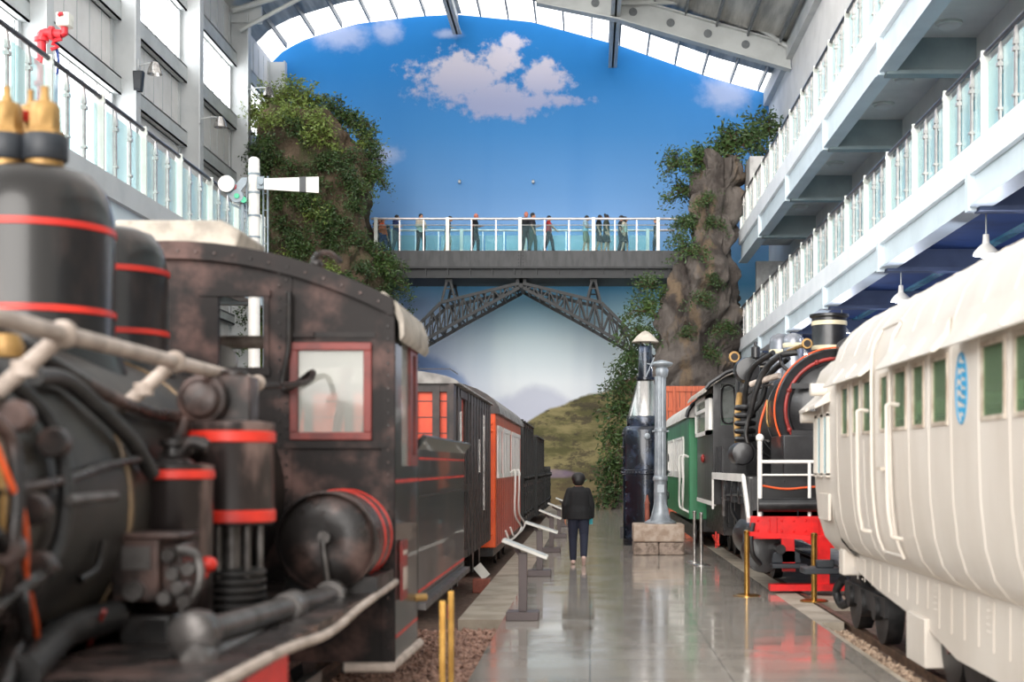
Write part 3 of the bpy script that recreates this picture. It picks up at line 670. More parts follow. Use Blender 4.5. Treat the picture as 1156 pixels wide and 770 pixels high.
# ---- right wall
w = MB().box(8.3, 8.6, -2, 66, 10.2, 18.6).box(8.3, 8.6, 59.6, 66, -.3, 10.2)
w.box(9.5, 9.8, -2, 59.6, -.3, 6.4)
w.box(8.12, 8.3, -2, 66, 14.0, 14.5)
struct('wall_right', w, 'wall_white', 'white upper right wall above the balconies', False)
struct('wall_end', MB().box(6.9, 8.3, 59.0, 59.3, -.3, 10.3).box(6.45, 7.5, 57.4, 59.3, 11.5, 14.3), 'concrete_grey', 'grey rendered end wall where the right balconies stop', False)
struct('trim_3', MB().box(8.05, 8.6, -2, 66, 18.5, 19.2), 'frame_grey', 'grey gutter along the top of the right wall', False)
b = MB(); y = -2
fr = MB().box(8.22, 8.3, -2, 59.3, 7.0, 7.15).box(8.22, 8.3, -2, 59.3, 9.7, 10.2); fro = MB()
for i in range(26):
    y = -2 + 2.42*i; fr.box(8.2, 8.3, y - .06, y + .06, 7.0, 10.2)
    if i % 3 != 0: fro.box(8.24, 8.3, y + .06, y + 1.2, 7.15, 9.4)
b.box(8.3, 8.5, -2, 59.3, 6.4, 10.2)
struct('window_30', b, 'office_glass', 'teal glass front behind the lower balcony over the railcar', False)
struct('window_31', fro, 'office_frost', 'frosted glass doors behind the lower balcony over the railcar', False)
struct('trim_4', fr, 'frame_grey', 'window frames behind the lower balcony over the railcar', False)
struct('wall_lower', MB().box(9.3, 9.5, -2, 59.3, -.3, 6.4), 'navy_wall', 'slate blue wall under the balcony over the railcar', False)

def balcony(x, side, y0, y1, zt, zf, zb, back, lab, beams, soff, fm='balcony_white'):
    """edge fascia zt..zf, beam under it down to zb, cross beams at the bay lines and a soffit; side is the direction away from the hall"""
    q = lambda a, c: (min(x + side*a, x + side*c), max(x + side*a, x + side*c))
    b = MB(); a, c = q(0, .25); b.box(a, c, y0, y1, zf, zt); struct('balcony_fascia', b, fm, lab + ' fascia', False)
    b = MB(); a, c = q(.1, .16); b.box(a, c, y0, y1, zb + .05, zf); a, c = q(.0, .36); b.box(a, c, y0, y1, zb, zb + .05)
    for yb in beams:
        a, c = q(-.02, .12); b.box(a, c, yb - .1, yb + .1, zb - .06, zf + .02)
    o = b.build('balcony_beam', 'balcony_grey', None, False); tag(o, lab + ' edge beam', 'beam', None, 'structure')
    b = MB(); a, c = q(.16, abs(back - x))
    for yb in beams: b.box(a, c, yb - .06, yb + .06, zb + .03, zf); b.box(a, c, yb - .18, yb + .18, zb - .06, zb + .03)
    o = b.build('cross_beam', 'cross_grey' if soff != 'navy' else 'navy_wall', None, False); tag(o, lab + ' cross beams', 'beam', None, 'structure')
    b = MB(); a, c = q(.16, abs(back - x)); b.box(a, c, y0, y1, zf + (.0 if soff != 'navy' else -.1), zt - .02)
    o = b.build('balcony_soffit', soff, None, False); tag(o, lab + ' soffit and deck', 'ceiling', None, 'structure')
BR = [30.6 + 7.25*k for k in range(-4, 4)]
balcony(6.2, 1, 0, 59.3, 7.04, 6.56, 6.03, 9.5, 'lower balcony over the railcar', BR, 'navy')
balcony(6.2, 1, 0, 59.3, 11.56, 11.0, 10.25, 8.3, 'upper balcony over the railcar', BR, 'soffit')
balcony(-8.6, -1, 12, 37.8, 7.04, 6.62, 6.0, -14.7, 'left balcony', [15.0 + 7.2*k for k in range(4)], 'soffit', 'frame_grey')

PROTO = {}
def shared(key, mk):
    if key not in PROTO: PROTO[key] = mk()
    return PROTO[key]
def balustrade(label, x, y0, y1, z0, z1, cat='railing', pitch=7.25/3, start=0.0, side=1, group=None):
    t = thing('glass_balustrade', label, cat, (x, y0, z0)); hgt = z1 - z0
    MB().tube([(x - .0*side, y0, z1), (x, y1, z1)], .045, 10).build('handrail', 'handrail', t)
    def part(name, mk, m, y):
        key = (name, round(hgt, 2), side)
        if key not in PROTO:
            o = mk().build(name, m, None, False); PROTO[key] = o
        else: o = PROTO[key].copy(); C.objects.link(o)
        o.parent = t; o.location = (0, y - y0, 0)
    y = start
    while y < y1:
        if y >= y0: part('post', lambda: MB().box(-.07, .07, -.03, .03, 0, hgt + .05).cyl((0, -.03, hgt - .08), (0, .03, hgt - .08), .085, 12), 'post_cream', y)
        for j in (1, 2):
            yb = y + pitch*j/3
            if y0 <= yb < y1:
                part('baluster', lambda: MB().box(-.018, .018, -.04, -.015, 0, hgt - .1).box(-.018, .018, .015, .04, 0, hgt - .1).prism([(-.04, hgt - .32), (.04, hgt - .32), (0, hgt)], -.045, .045, 'y')
                     .box(-.05, .05, -.05, .05, hgt - .42, hgt - .36).box(-.05, .05, -.05, .05, .2, .24), 'baluster', yb)
        for j in range(3):
            ya = y + pitch*j/3
            if ya >= y0 and ya + pitch/3 <= y1 + .2:
                part('glass_panel', lambda: MB().box(.03*side, .045*side, .06, pitch/3 - .06, .06, hgt - .14), 'rail_glass', ya)
        y += pitch
    return t
balustrade('steel and glass railing of the lower balcony over the railcar', 6.27, 2.0, 59.3, 7.04, 8.33, start=.8)
balustrade('steel and glass railing of the upper balcony over the railcar', 6.27, 2.0, 59.3, 11.56, 12.85, start=.8)
lb = balustrade('steel and glass railing along the balcony with the water cannon', -8.67, 14, 37.7, 7.04, 8.33, start=13.1, side=-1)
MB().tube([(-8.67, 37.7, 8.33), (-10.4, 37.7, 8.33)], .045, 10).build('handrail', 'handrail', lb)
for x in (-8.67, -9.1): MB().box(x - .06, x + .06, 37.66, 37.74, 7.04, 8.4).build('post', 'post_cream', lb)
MB().box(-9.05, -8.75, 37.7, 37.715, 7.1, 8.2).build('glass_panel', 'rail_glass', lb)

# ---- soffit lights and pendant lamps
BAYNAME = ['nearest', 'second', 'third', 'fourth', 'fifth', 'sixth', 'seventh', 'eighth', 'ninth']
k = 0
lamp_proto = None
LY = [26.0, 29.5, 33.7, 36.1, 41.2, 43.1, 48.4, 50.3, 55.4, 57.3]
for i, y in enumerate(LY):
    lab = 'round white ceiling light under the upper balcony over the railcar, ' + ('the nearest' if i == 0 else 'the farthest' if i == len(LY) - 1 else ['', 'second', 'third', 'fourth', 'fifth', 'sixth', 'seventh', 'eighth', 'ninth'][i] + ' from the near end')
    if lamp_proto is None:
        lamp_proto = t = thing('ceiling_light', lab, 'light', (7.45, y, 11.0), 'round soffit lights')
        MB().lathe([(.27, 0), (.27, -.05), (.24, -.06)], (7.45, y, 11.0), 24).build('rim', 'post_cream', t)
        MB().lathe([(.24, -.05), (.22, -.1), (.14, -.14), (.03, -.155)], (7.45, y, 11.0), 24).build('diffuser', 'soffit', t)
    else:
        c = copy_tree(lamp_proto); c.location = (7.45, y, 11.0); c['label'] = lab
for i, (px, py, Y) in enumerate(((1113, 285, 24.0), (1017, 338, 30.7), (950, 374, 38.0), (905, 398, 45.0))):
    lab = 'white bell pendant lamp under the balcony over the railcar, ' + ['nearest, above the railcar roof', 'second, above the railcar', 'third, behind the locomotive chimney', 'farthest, over the locomotive boiler'][i]
    e = P(px, py, Y)
    if i == 0:
        pend = t = thing('pendant_lamp', lab, 'lamp', e, 'pendant lamps under the balcony over the railcar')
        MB().tube([(e.x, e.y, e.z + .3), (e.x, e.y, 6.43)], .015, 8).build('rod', 'girt_grey', t)
        MB().lathe([(.2, -.05), (.22, -.05), (.21, 0), (.13, .09), (.06, .15), (.05, .3), (.01, .31)], e, 20).build('shade', 'white_paint', t)
        MB().sphere((e.x, e.y, e.z + .0), .11, 12).build('bulb', 'lamp_glow', t)
    else:
        c = copy_tree(pend); c.location = e; c['label'] = lab
    l = bpy.data.lights.new('pendant_light', 'POINT'); l.energy = 110; l.color = (.78, .84, 1); l.shadow_soft_size = .12
    lo = bpy.data.objects.new('pendant_light', l); lo.location = e + Vector((0, 0, -.18)); C.objects.link(lo)

# ---- fire water cannon on the left balcony
def fire_cannon():
    Y = 23.6; q = lambda px, py, dy=0: P(px, py, Y) + Vector((0, dy, 0)); r = .075
    t = thing('water_cannon', 'red fire water cannon with cream control box on the balcony railing', 'fire equipment', (wx(48, Y), Y, 7.04))
    MB().tube([(wx(47, Y), Y, 7.04), q(47, 42), q(49, 38), q(52, 37), q(70, 39)], r, 12).build('riser_pipe', 'fire_red', t)
    b = MB()
    for py in (45, 70, 95): MB().lathe([(.12, -.03), (.12, .03)], q(47, py), 14).build('flange', 'fire_red', t)
    b.lathe([(.12, -.03), (.12, .03)], q(59, 38), 14, 'x'); b.build('flange', 'fire_red', t)
    MB().tube([q(70, 39), q(73, 38), q(73, 30)], .06, 12).tube([q(70, 44), q(62, 46), q(60, 50), q(66, 53), q(58, 56)], .035, 8).build('swivel', 'fire_red', t)
    a, c = q(66, 31), q(81, 16); bx = MB().box(a.x, c.x, Y - .12, Y + .12, a.z, c.z); bx.build('control_box', 'enclosure', t, True, .02)
    MB().tube([q(70, 21, -.15), q(72, 19, -.16), q(75, 19, -.16)], .03, 8).build('nozzle', 'fire_red', t)
    MB().tube(bez([q(62, 48, .05), q(65, 70, .05), q(63, 90, .05), (wx(61, Y), Y + .05, 7.04)], 6), .025, 8).build('cable', 'hose_blue', t)
    MB().tube(bez([q(47, 40, .1), q(43, 34, .1), q(40, 37, .1), q(40, 44, .1)], 6), .012, 6).build('wire', 'stripe_black', t)
fire_cannon()

# ---- semaphore signal beyond the old locomotive
def semaphore():
    Y = 27.0; q = lambda px, py, dy=0: P(px, py, Y) + Vector((0, dy, 0)); X0 = wx(287, Y)
    t = thing('semaphore_signal', 'tall white semaphore post with arm straight out', 'signal', (X0, Y, -.16))
    MB().lathe([(.14, -.1), (.12, .6), (.105, 7.5), (.1, wz(181, Y) + .02), (.05, wz(180, Y) + .04)], (X0, Y, 0), 20).build('post', 'white_paint', t)
    for py in (197, 218, 244, 268): MB().lathe([(.115, -.02), (.115, .02)], (X0, Y, wz(py, Y)), 20).build('clamp', 'signal_grey', t)
    arm = MB().prism([(wx(300, Y), wz(204, Y)), (wx(362, Y), wz(202, Y)), (wx(362, Y), wz(220, Y)), (wx(300, Y), wz(216, Y))], Y - .2, Y - .17).build('arm', 'white_paint', t)
    MB().prism([(wx(340.5, Y), wz(202.2, Y)), (wx(348, Y), wz(202, Y)), (wx(348, Y), wz(219.2, Y)), (wx(340.5, Y), wz(218.8, Y))], Y - .206, Y - .164).build('stripe', 'stripe_black', arm)
    MB().box(wx(293, Y), wx(301, Y), Y - .22, Y - .1, wz(216, Y), wz(202, Y)).cyl((wx(298, Y), Y - .26, wz(209, Y)), (wx(298, Y), Y - .05, wz(209, Y)), .05).build('arm_bracket', 'signal_grey', t, True, .01)
    sp = MB().prism([(wx(259, Y), wz(221, Y)), (wx(276, Y), wz(203, Y)), (wx(282, Y), wz(203, Y)), (wx(281, Y), wz(210, Y)), (wx(274, Y), wz(219, Y)), (wx(278, Y), wz(228, Y)), (wx(272, Y), wz(233, Y)), (wx(266, Y), wz(230, Y))], Y - .2, Y - .16).build('spectacle', 'signal_grey', t)
    MB().lathe([(.12, -.24), (.12, -.15)], q(271, 224), 16, 'y').build('lens_ring', 'signal_grey', sp)
    MB().lathe([(.05, -.26), (.05, -.14)], q(271, 224), 14, 'y').lathe([(.06, -.23), (.06, -.15)], q(278, 228), 14, 'y').build('green_lens', 'signal_green', sp)
    MB().lathe([(.07, -.23), (.07, -.15)], q(266, 213), 14, 'y').build('red_lens', 'signal_red', sp)
    lm = MB().lathe([(.13, -.3), (.16, -.26), (.15, -.06), (.1, 0)], q(260, 211), 18, 'y').cyl(q(260, 203, -.15), q(260, 200, -.15), .07, 12, .03).build('lamp', 'signal_grey', t)
    MB().lathe([(.155, -.31), (.155, -.27)], q(260, 211), 18, 'y').build('lamp_glass', 'white_paint', lm)
    MB().tube([q(264, 216, -.1), q(281, 207, -.1)], .02, 8).tube([q(281, 240, -.1), q(264, 232, -.1)], .02, 8).build('lamp_bracket', 'signal_grey', t)
    MB().tube([q(276, 232, -.12), q(275, 290, -.12)], .03, 8).tube([q(280, 205, -.1), q(280, 290, -.1)], .015, 8).build('rod', 'signal_grey', t)
    lad = MB()
    for px in (294, 299): lad.tube([(wx(px, Y), Y + .25, -.1), (wx(px, Y), Y + .25, wz(196, Y))], .018, 8)
    for i in range(22): lad.tube([(wx(294, Y), Y + .25, .3 + .32*i), (wx(299, Y), Y + .25, .3 + .32*i)], .01, 6)
    lad.build('ladder', 'signal_grey', t)
semaphore()

# ---- the bridge
BY = 61.0
def bridge():
    q = lambda px, py, dy=0: P(px, py, BY) + Vector((0, dy, 0))
    zd = wz(283, BY); zl = wz(302, BY); zb = wz(314, BY); x0, x1 = -10.2, 4.4
    t = thing('footbridge', 'dark grey girder footbridge on a lattice arch between two rocks', 'bridge', ((x0 + x1)/2, BY + 1, zb))
    d = MB().box(x0, x1, BY, BY + .14, zl, zd).box(x0, x1, BY + .14, BY + 2.66, zd - .25, zd - .02).box(x0, x1, BY + 2.66, BY + 2.8, zl, zd); d.build('girder', 'bridge_deck', t, False)
    lo = MB().box(x0, x1, BY + .1, BY + 2.7, zb + .12, zl).box(x0, x1, BY - .05, BY + 2.85, zb, zb + .12)
    lo.box(x0, x1, BY - .06, BY + .1, zl - .05, zl + .03)
    for i in range(16):
        x = -9.9 + .95*i; lo.box(x - .03, x + .03, BY - .02, BY + .1, zb + .1, zl - .02)
    lo.build('lower_girder', 'bridge_iron', t, False)
    r = MB()
    for px in (585.5, 588, 590.5):
        for py in (285, 289, 293, 297, 300): r.tube([q(px, py, 0), q(px, py, -.025)], .028, 6)
    r.box(wx(588, BY) - .02, wx(588, BY) + .02, BY - .01, BY + .05, zb, zd); r.build('joint_plate', 'bridge_iron', t)
    def truss(sgn, name):
        mx = lambda px: 588 + sgn*(px - 588)
        up = [(586, 319), (512, 337), (497, 341), (473, 365), (448, 392), (430, 412)]
        dn = [(586, 324), (520, 360), (478, 384), (455, 398), (430, 416)]
        b = MB()
        def at(pl, px):
            for (a, c), (e, f) in zip(pl, pl[1:]):
                if e <= px <= a: return c + (f - c)*(a - px)/(a - e)
            return pl[-1][1]
        for dy in (.25, 2.35):
            for pl in (up, dn):
                for (a, c), (e, f) in zip(pl, pl[1:]): b.beam(q(mx(a), c, dy), q(mx(e), f, dy), .12, .13)
            xs = [582 - 8.6*i for i in range(18)]
            for i, (a, c) in enumerate(zip(xs, xs[1:])):
                b.beam(q(mx(a), at(up, a), dy), q(mx(a), at(dn, a), dy), .06, .06)
                if i % 2: b.beam(q(mx(a), at(up, a), dy), q(mx(c), at(dn, c), dy), .06, .06)
                else: b.beam(q(mx(a), at(dn, a), dy), q(mx(c), at(up, c), dy), .06, .06)
        for i in range(12):
            a = 580 - 12*i
            for pl in (up, dn): b.beam(q(mx(a), at(pl, a), .25), q(mx(a), at(pl, a), 2.35), .07, .07)
        b.build(name, 'bridge_iron', t, False)
        for dy in (.25, 2.35):
            tr = MB()
            tr.beam(q(mx(504.5), 314, dy), q(mx(498), 340, dy), .1, .1); tr.beam(q(mx(507.5), 314, dy), q(mx(513), 337, dy), .1, .1)
            tr.beam(q(mx(502), 316, dy), q(mx(510), 316, dy), .14, .12); tr.beam(q(mx(502.5), 325, dy), q(mx(509.5), 325, dy), .06, .06)
            tr.build('trestle', 'bridge_iron', t, False)
    truss(1, 'arch_truss'); truss(-1, 'arch_truss')
    MB().box(wx(582, BY), wx(586, BY), BY + .2, BY + 2.4, wz(321, BY), zb).box(wx(590, BY), wx(594, BY), BY + .2, BY + 2.4, wz(321, BY), zb).cyl(q(588, 322, .1), q(588, 322, 2.5), .1, 12).build('crown_hinge', 'bridge_iron', t)
    # railings, front and back
    for dy, py0, main in ((.1, 247, (424, 505, 587, 670, 743)), (2.6, 257, (434, 515, 590, 662, 734))):
        Yr = BY + dy; zt = zd + 1.38 if dy < 1 else zd + 1.3
        rr = thing('bridge_railing', ('front' if dy < 1 else 'rear') + ' steel and glass railing of the footbridge', 'railing', (-3, Yr, zd))
        MB().tube([(-9.4, Yr, zt), (3.8, Yr, zt)], .05, 10).build('handrail', 'baluster', rr)
        if dy < 1: MB().tube([(-9.4, Yr, zt - .27), (3.8, Yr, zt - .27)], .02, 8).build('lower_rail', 'baluster', rr)
        xs = [wx(p, BY) for p in main]
        for x in xs: MB().box(x - .075, x + .075, Yr - .06, Yr + .06, zd - .02, zt + .06).build('post', 'post_cream', rr, True, .01)
        for a, c in zip(xs, xs[1:]):
            for j in range(3):
                u0, u1 = a + (c - a)*j/3, a + (c - a)*(j+1)/3
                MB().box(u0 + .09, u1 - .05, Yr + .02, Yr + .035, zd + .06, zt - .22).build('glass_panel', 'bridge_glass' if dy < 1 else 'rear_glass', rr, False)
                if j: MB().box(u0 - .02, u0 + .02, Yr - .04, Yr + .0, zd - .02, zt - .05).build('baluster', 'baluster', rr, False)
bridge()

# ---- rocks and planting
def rock(name, m, label, prof, Yc, dep, seed, amp, z1):
    """cliff: outline edges (left px, right px) by image height at depth Yc, wrapped round in depth"""
    n, k = 120, 150; vs = []; s = Yc/F
    def edge(py):
        for (a, l0, r0), (c, l1, r1) in zip(prof, prof[1:]):
            if a <= py <= c: t = (py - a)/(c - a); return l0 + (l1 - l0)*t, r0 + (r1 - r0)*t
        return prof[-1][1:]
    top = prof[0][0]; pys = [top + (prof[-1][0] - top)*(j/k) for j in range(k + 1)]
    def pt(a, py):
        l, r = edge(py); cx = wx((l + r)/2, Yc); hw = (r - l)/2*s
        ca, sa = math.cos(a), math.sin(a); e = .6
        x = cx + hw*math.copysign(abs(ca)**e, ca); y = Yc + dep*math.copysign(abs(sa)**e, sa); z = wz(py, Yc)
        p = Vector((x, y, z)); f = noise.fractal(p*.32 + Vector((seed, 0, 0)), 1, 2, 6) ; g = noise.fractal(Vector((p.x*.9, p.y*.9, p.z*.35)) + Vector((0, seed, 0)), .9, 2.1, 7); h = noise.noise(Vector((p.x*.55, p.y*.55, p.z*.5)) + Vector((seed*2, 3, 1)))
        d = Vector((ca, sa, 0)); return p + d*(f*.55 + abs(g)*.5 - .3 - .35*max(0, .25 - abs(h))/.25)*amp + Vector((0, 0, g*.25*amp))
    for j, py in enumerate(pys):
        for i in range(n): vs.append(pt(2*PI*i/n, py))
    fs = [((j+1)*n + i, (j+1)*n + (i+1) % n, j*n + (i+1) % n, j*n + i) for j in range(k) for i in range(n)]
    l, r = edge(top); vs.append(Vector((wx((l + r)/2, Yc), Yc, wz(top - 4, Yc)))); e = len(vs) - 1
    fs += [(e, i, (i+1) % n) for i in range(n)]
    zb = min(v.z for v in vs); 
    for v in vs[k*n:(k+1)*n]: v.z = -.02
    o = MB().add(vs, fs).build(name, m, None, True, 0, 75)
    tag(o, label, 'rock'); return pt
RBASE = 526 + 1.82*F/60
ptR = rock('rock_face', 'rock_grey', 'tall grey brown artificial rock carrying the bare rock end of the footbridge', [(188, 786, 832), (215, 779, 835), (260, 772, 836), (320, 756, 836), (370, 740, 836), (430, 724, 836), (500, 708, 836), (RBASE, 692, 836)], 60.2, 2.5, 5, 1.35, 0)
ptL = rock('rock_face', 'rock_brown', 'mossy brown artificial rock smothered in shrubs at the overgrown end of the footbridge', [(136, 304, 386), (165, 298, 412), (200, 297, 425), (235, 297, 420), (283, 297, 420), (296, 297, 434), (380, 297, 444), (RBASE, 297, 448)], 60.0, 2.7, 11, .9, 0)
def shrub_proto(n, seed, droop, flat=.85, leaf=.17, m='leaf'):
    r = random.Random(seed); b = MB(); st = MB()
    tw = []
    for i in range(22):
        a = r.uniform(0, 2*PI); el = r.uniform(-.5, 1.2); L = r.uniform(.5, 1.0)
        e = Vector((math.cos(a)*math.cos(el)*L, math.sin(a)*math.cos(el)*L*.8, math.sin(el)*L*flat - droop*L*L))
        mid = e*.5 + Vector((0, 0, .14)); pts = bez([Vector((0, 0, 0)), mid, e], 4); tw.append(pts); st.tube(pts, .018, 5, .004)
    for i in range(n):
        pts = tw[r.randrange(len(tw))]; p = pts[min(len(pts) - 1, int(len(pts)*r.random()**.6))] + Vector((r.gauss(0, .13), r.gauss(0, .13), r.gauss(0, .12)))
        L = leaf*r.uniform(.6, 1.15); W = L*r.uniform(.35, .5)
        d = Vector((r.gauss(0, 1), r.gauss(0, 1), r.gauss(-.25, .7))).normalized(); u = d.cross(Vector((r.gauss(0, 1), r.gauss(0, 1), r.gauss(0, 1)))).normalized(); nn = d.cross(u)
        b.add([p, p + d*L*.5 + u*W*.5 + nn*L*.06, p + d*L - nn*L*.1, p + d*L*.5 - u*W*.5 + nn*L*.06], [(0, 1, 2), (0, 2, 3)])
    o = b.build('shrub', m, None, False); st.build('twig', 'stem', o); return o
protos = [shrub_proto(620, 21, .1), shrub_proto(620, 22, .45), shrub_proto(540, 23, .25), shrub_proto(700, 24, .6)]
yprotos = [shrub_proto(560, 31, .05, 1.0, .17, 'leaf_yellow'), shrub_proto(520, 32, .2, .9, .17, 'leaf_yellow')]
used = set()
def shrub(pool, i, loc, sc, label, group, rz=None):
    o = pool[i % len(pool)]
    if o.name in used: o = copy_tree(o)
    used.add(o.name); o.location = loc; o.scale = (sc, sc*.9, sc); o.rotation_euler = (0, 0, rnd.uniform(0, 6) if rz is None else rz)
    return tag(o, label, 'shrub', group)
def on_rock(pt, px, py, Yc=60.0, out=.15):
    """point of the rock's front whose picture position is nearest px, py"""
    best = None
    for i in range(60):
        a = PI + PI*i/59; p = pt(a, py); d = abs(VX + p.x*F/p.y - px)
        if best is None or d < best[0]: best = (d, p, a)
    p, a = best[1], best[2]; return p + Vector((math.cos(a)*out, math.sin(a)*out - .1, 0))
k = 0
for px, py, sc, lab in ((765, 178, 1.0, 'shrub sprouting on the left shoulder of the bare rock top'), (790, 172, 1.15, 'bushy shrub in the middle of the bare rock top'), (815, 165, 1.1, 'shrub on the bare rock top above the grey end wall'),
        (846, 150, 1.3, 'tallest shrub of the bare rock top near the painted sky edge'), (868, 140, 1.2, 'shrub beside the upper balcony over the railcar railing at its far end'), (826, 150, 1.2, 'shrub standing behind the bare rock top'), (806, 178, .9, 'low shrub spilling over the front lip of the bare rock top'),
        (757, 215, .95, 'shrub jutting left from the bare rock below its top'), (800, 238, .75, 'small shrub high on the bare face of the bare rock'), (806, 262, .7, 'small shrub on the bare rock beside the upper balcony'),
        (757, 268, .85, 'shrub at the bare rock end of the footbridge railing'), (778, 262, .8, 'shrub on the bare rock just above the bridge deck'), (744, 290, .9, 'shrub hanging over the right end of the bridge girder'), (795, 292, .75, 'shrub on the bare rock at bridge deck height'),
        (735, 325, .9, 'shrub below the right end of the bridge girder'), (755, 330, .75, 'shrub on the bare rock below the bridge'), (806, 325, .6, 'tiny shrub on the bare rock beside the lower balcony'), (728, 352, 1.0, 'shrub hanging left beside the lattice arm near the bare rock'),
        (790, 352, .8, 'shrub in the middle of the bare rock face'), (722, 378, 1.0, 'shrub over the foot of the lattice arm near the bare rock'), (775, 385, .6, 'small shrub above the orange timber panel'), (815, 378, .8, 'shrub low on the bare rock beside the lower balcony end'),
        (800, 403, .85, 'shrub at the foot of the bare bare rock face'), (712, 408, 1.05, 'climbing shrub left of the cone topped boiler chimney'), (704, 436, 1.05, 'climbing shrub left of the boiler cone'), (700, 466, 1.1, 'climbing shrub left of the boiler at eye level'), (697, 498, 1.1, 'climbing shrub left of the boiler waist'),
        (694, 530, 1.1, 'lowest shrub but one beside the boiler base'), (692, 560, 1.15, 'shrub at floor level behind the walkway end')):
    if py < 190: p = P(px, py + 10, 59.4 if px < 850 else 61)
    elif px < 760 and py > 300: p = P(px, py, 58.9) 
    else: p = on_rock(ptR, px, py)
    shrub(protos, k, p, sc*(1.25 if py < 190 or px < 760 else 1.0), lab, 'shrubs on the bare rock'); k += 1
rl = random.Random(5)
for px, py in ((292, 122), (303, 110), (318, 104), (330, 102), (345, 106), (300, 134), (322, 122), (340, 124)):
    shrub(yprotos, k, P(px, py + 8, 59.0), 1.15, 'shrub with sunlit yellow green painted into its leaves on top of the overgrown rock', 'yellow green shrubs on the overgrown rock top'); k += 1
for px, py in ((360, 118), (375, 116), (390, 126), (402, 134), (412, 150), (420, 170)):
    shrub(protos, k, P(px, py + 8, 59.2), 1.1, 'dark green shrub along the upper right edge of the overgrown rock', 'dark shrubs edging the overgrown rock top'); k += 1
for py in range(150, 420, 20):
    for px in range(280, 452, 19):
        x = px + rl.uniform(-8, 8); y = py + rl.uniform(-8, 8)
        if rl.random() < (.24 if y < 240 else .08) or x > 404 + (y - 150)*.26: continue
        if (x < 292 and y < 170) or (232 < y < 288 and x > 404): continue
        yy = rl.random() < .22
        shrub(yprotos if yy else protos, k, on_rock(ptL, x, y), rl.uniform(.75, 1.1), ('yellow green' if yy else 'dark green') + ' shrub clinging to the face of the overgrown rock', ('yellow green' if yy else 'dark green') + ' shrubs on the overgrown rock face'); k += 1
for px, py, lab in ((440, 300, 'shrub below the left end of the bridge girder'), (448, 318, 'shrub hanging under the left end of the footbridge'), (424, 284, 'shrub at the overgrown end of the footbridge railing'), (432, 210, 'shrub jutting right from the overgrown rock high above the bridge')):
    p = on_rock(ptL, px, py); p.y -= .3; shrub(protos, k, p, .9, lab, None); k += 1
# timber panel behind the green coach
tp = thing('timber_screen', 'orange brown plank screen under the bare rock behind the green coach', 'screen', (wx(772, 53), 53, -.01))
b = MB(); x0, x1 = wx(742, 53), wx(800, 53); n = 9
for i in range(n): a = x0 + (x1 - x0)*i/n; b.box(a, a + (x1 - x0)/n - .02, 53, 53.06, -.01, wz(436, 53))
b.build('planks', 'timber', tp, False)
MB().box(x0, x1, 52.95, 53, wz(442, 53), wz(436, 53)).box(x0, x1, 52.96, 53, wz(462, 53) - .06, wz(462, 53) + .06).box(wx(761, 53) - .05, wx(761, 53) + .05, 52.9, 53, 0, wz(437, 53)).build('frame', 'timber', tp, False)
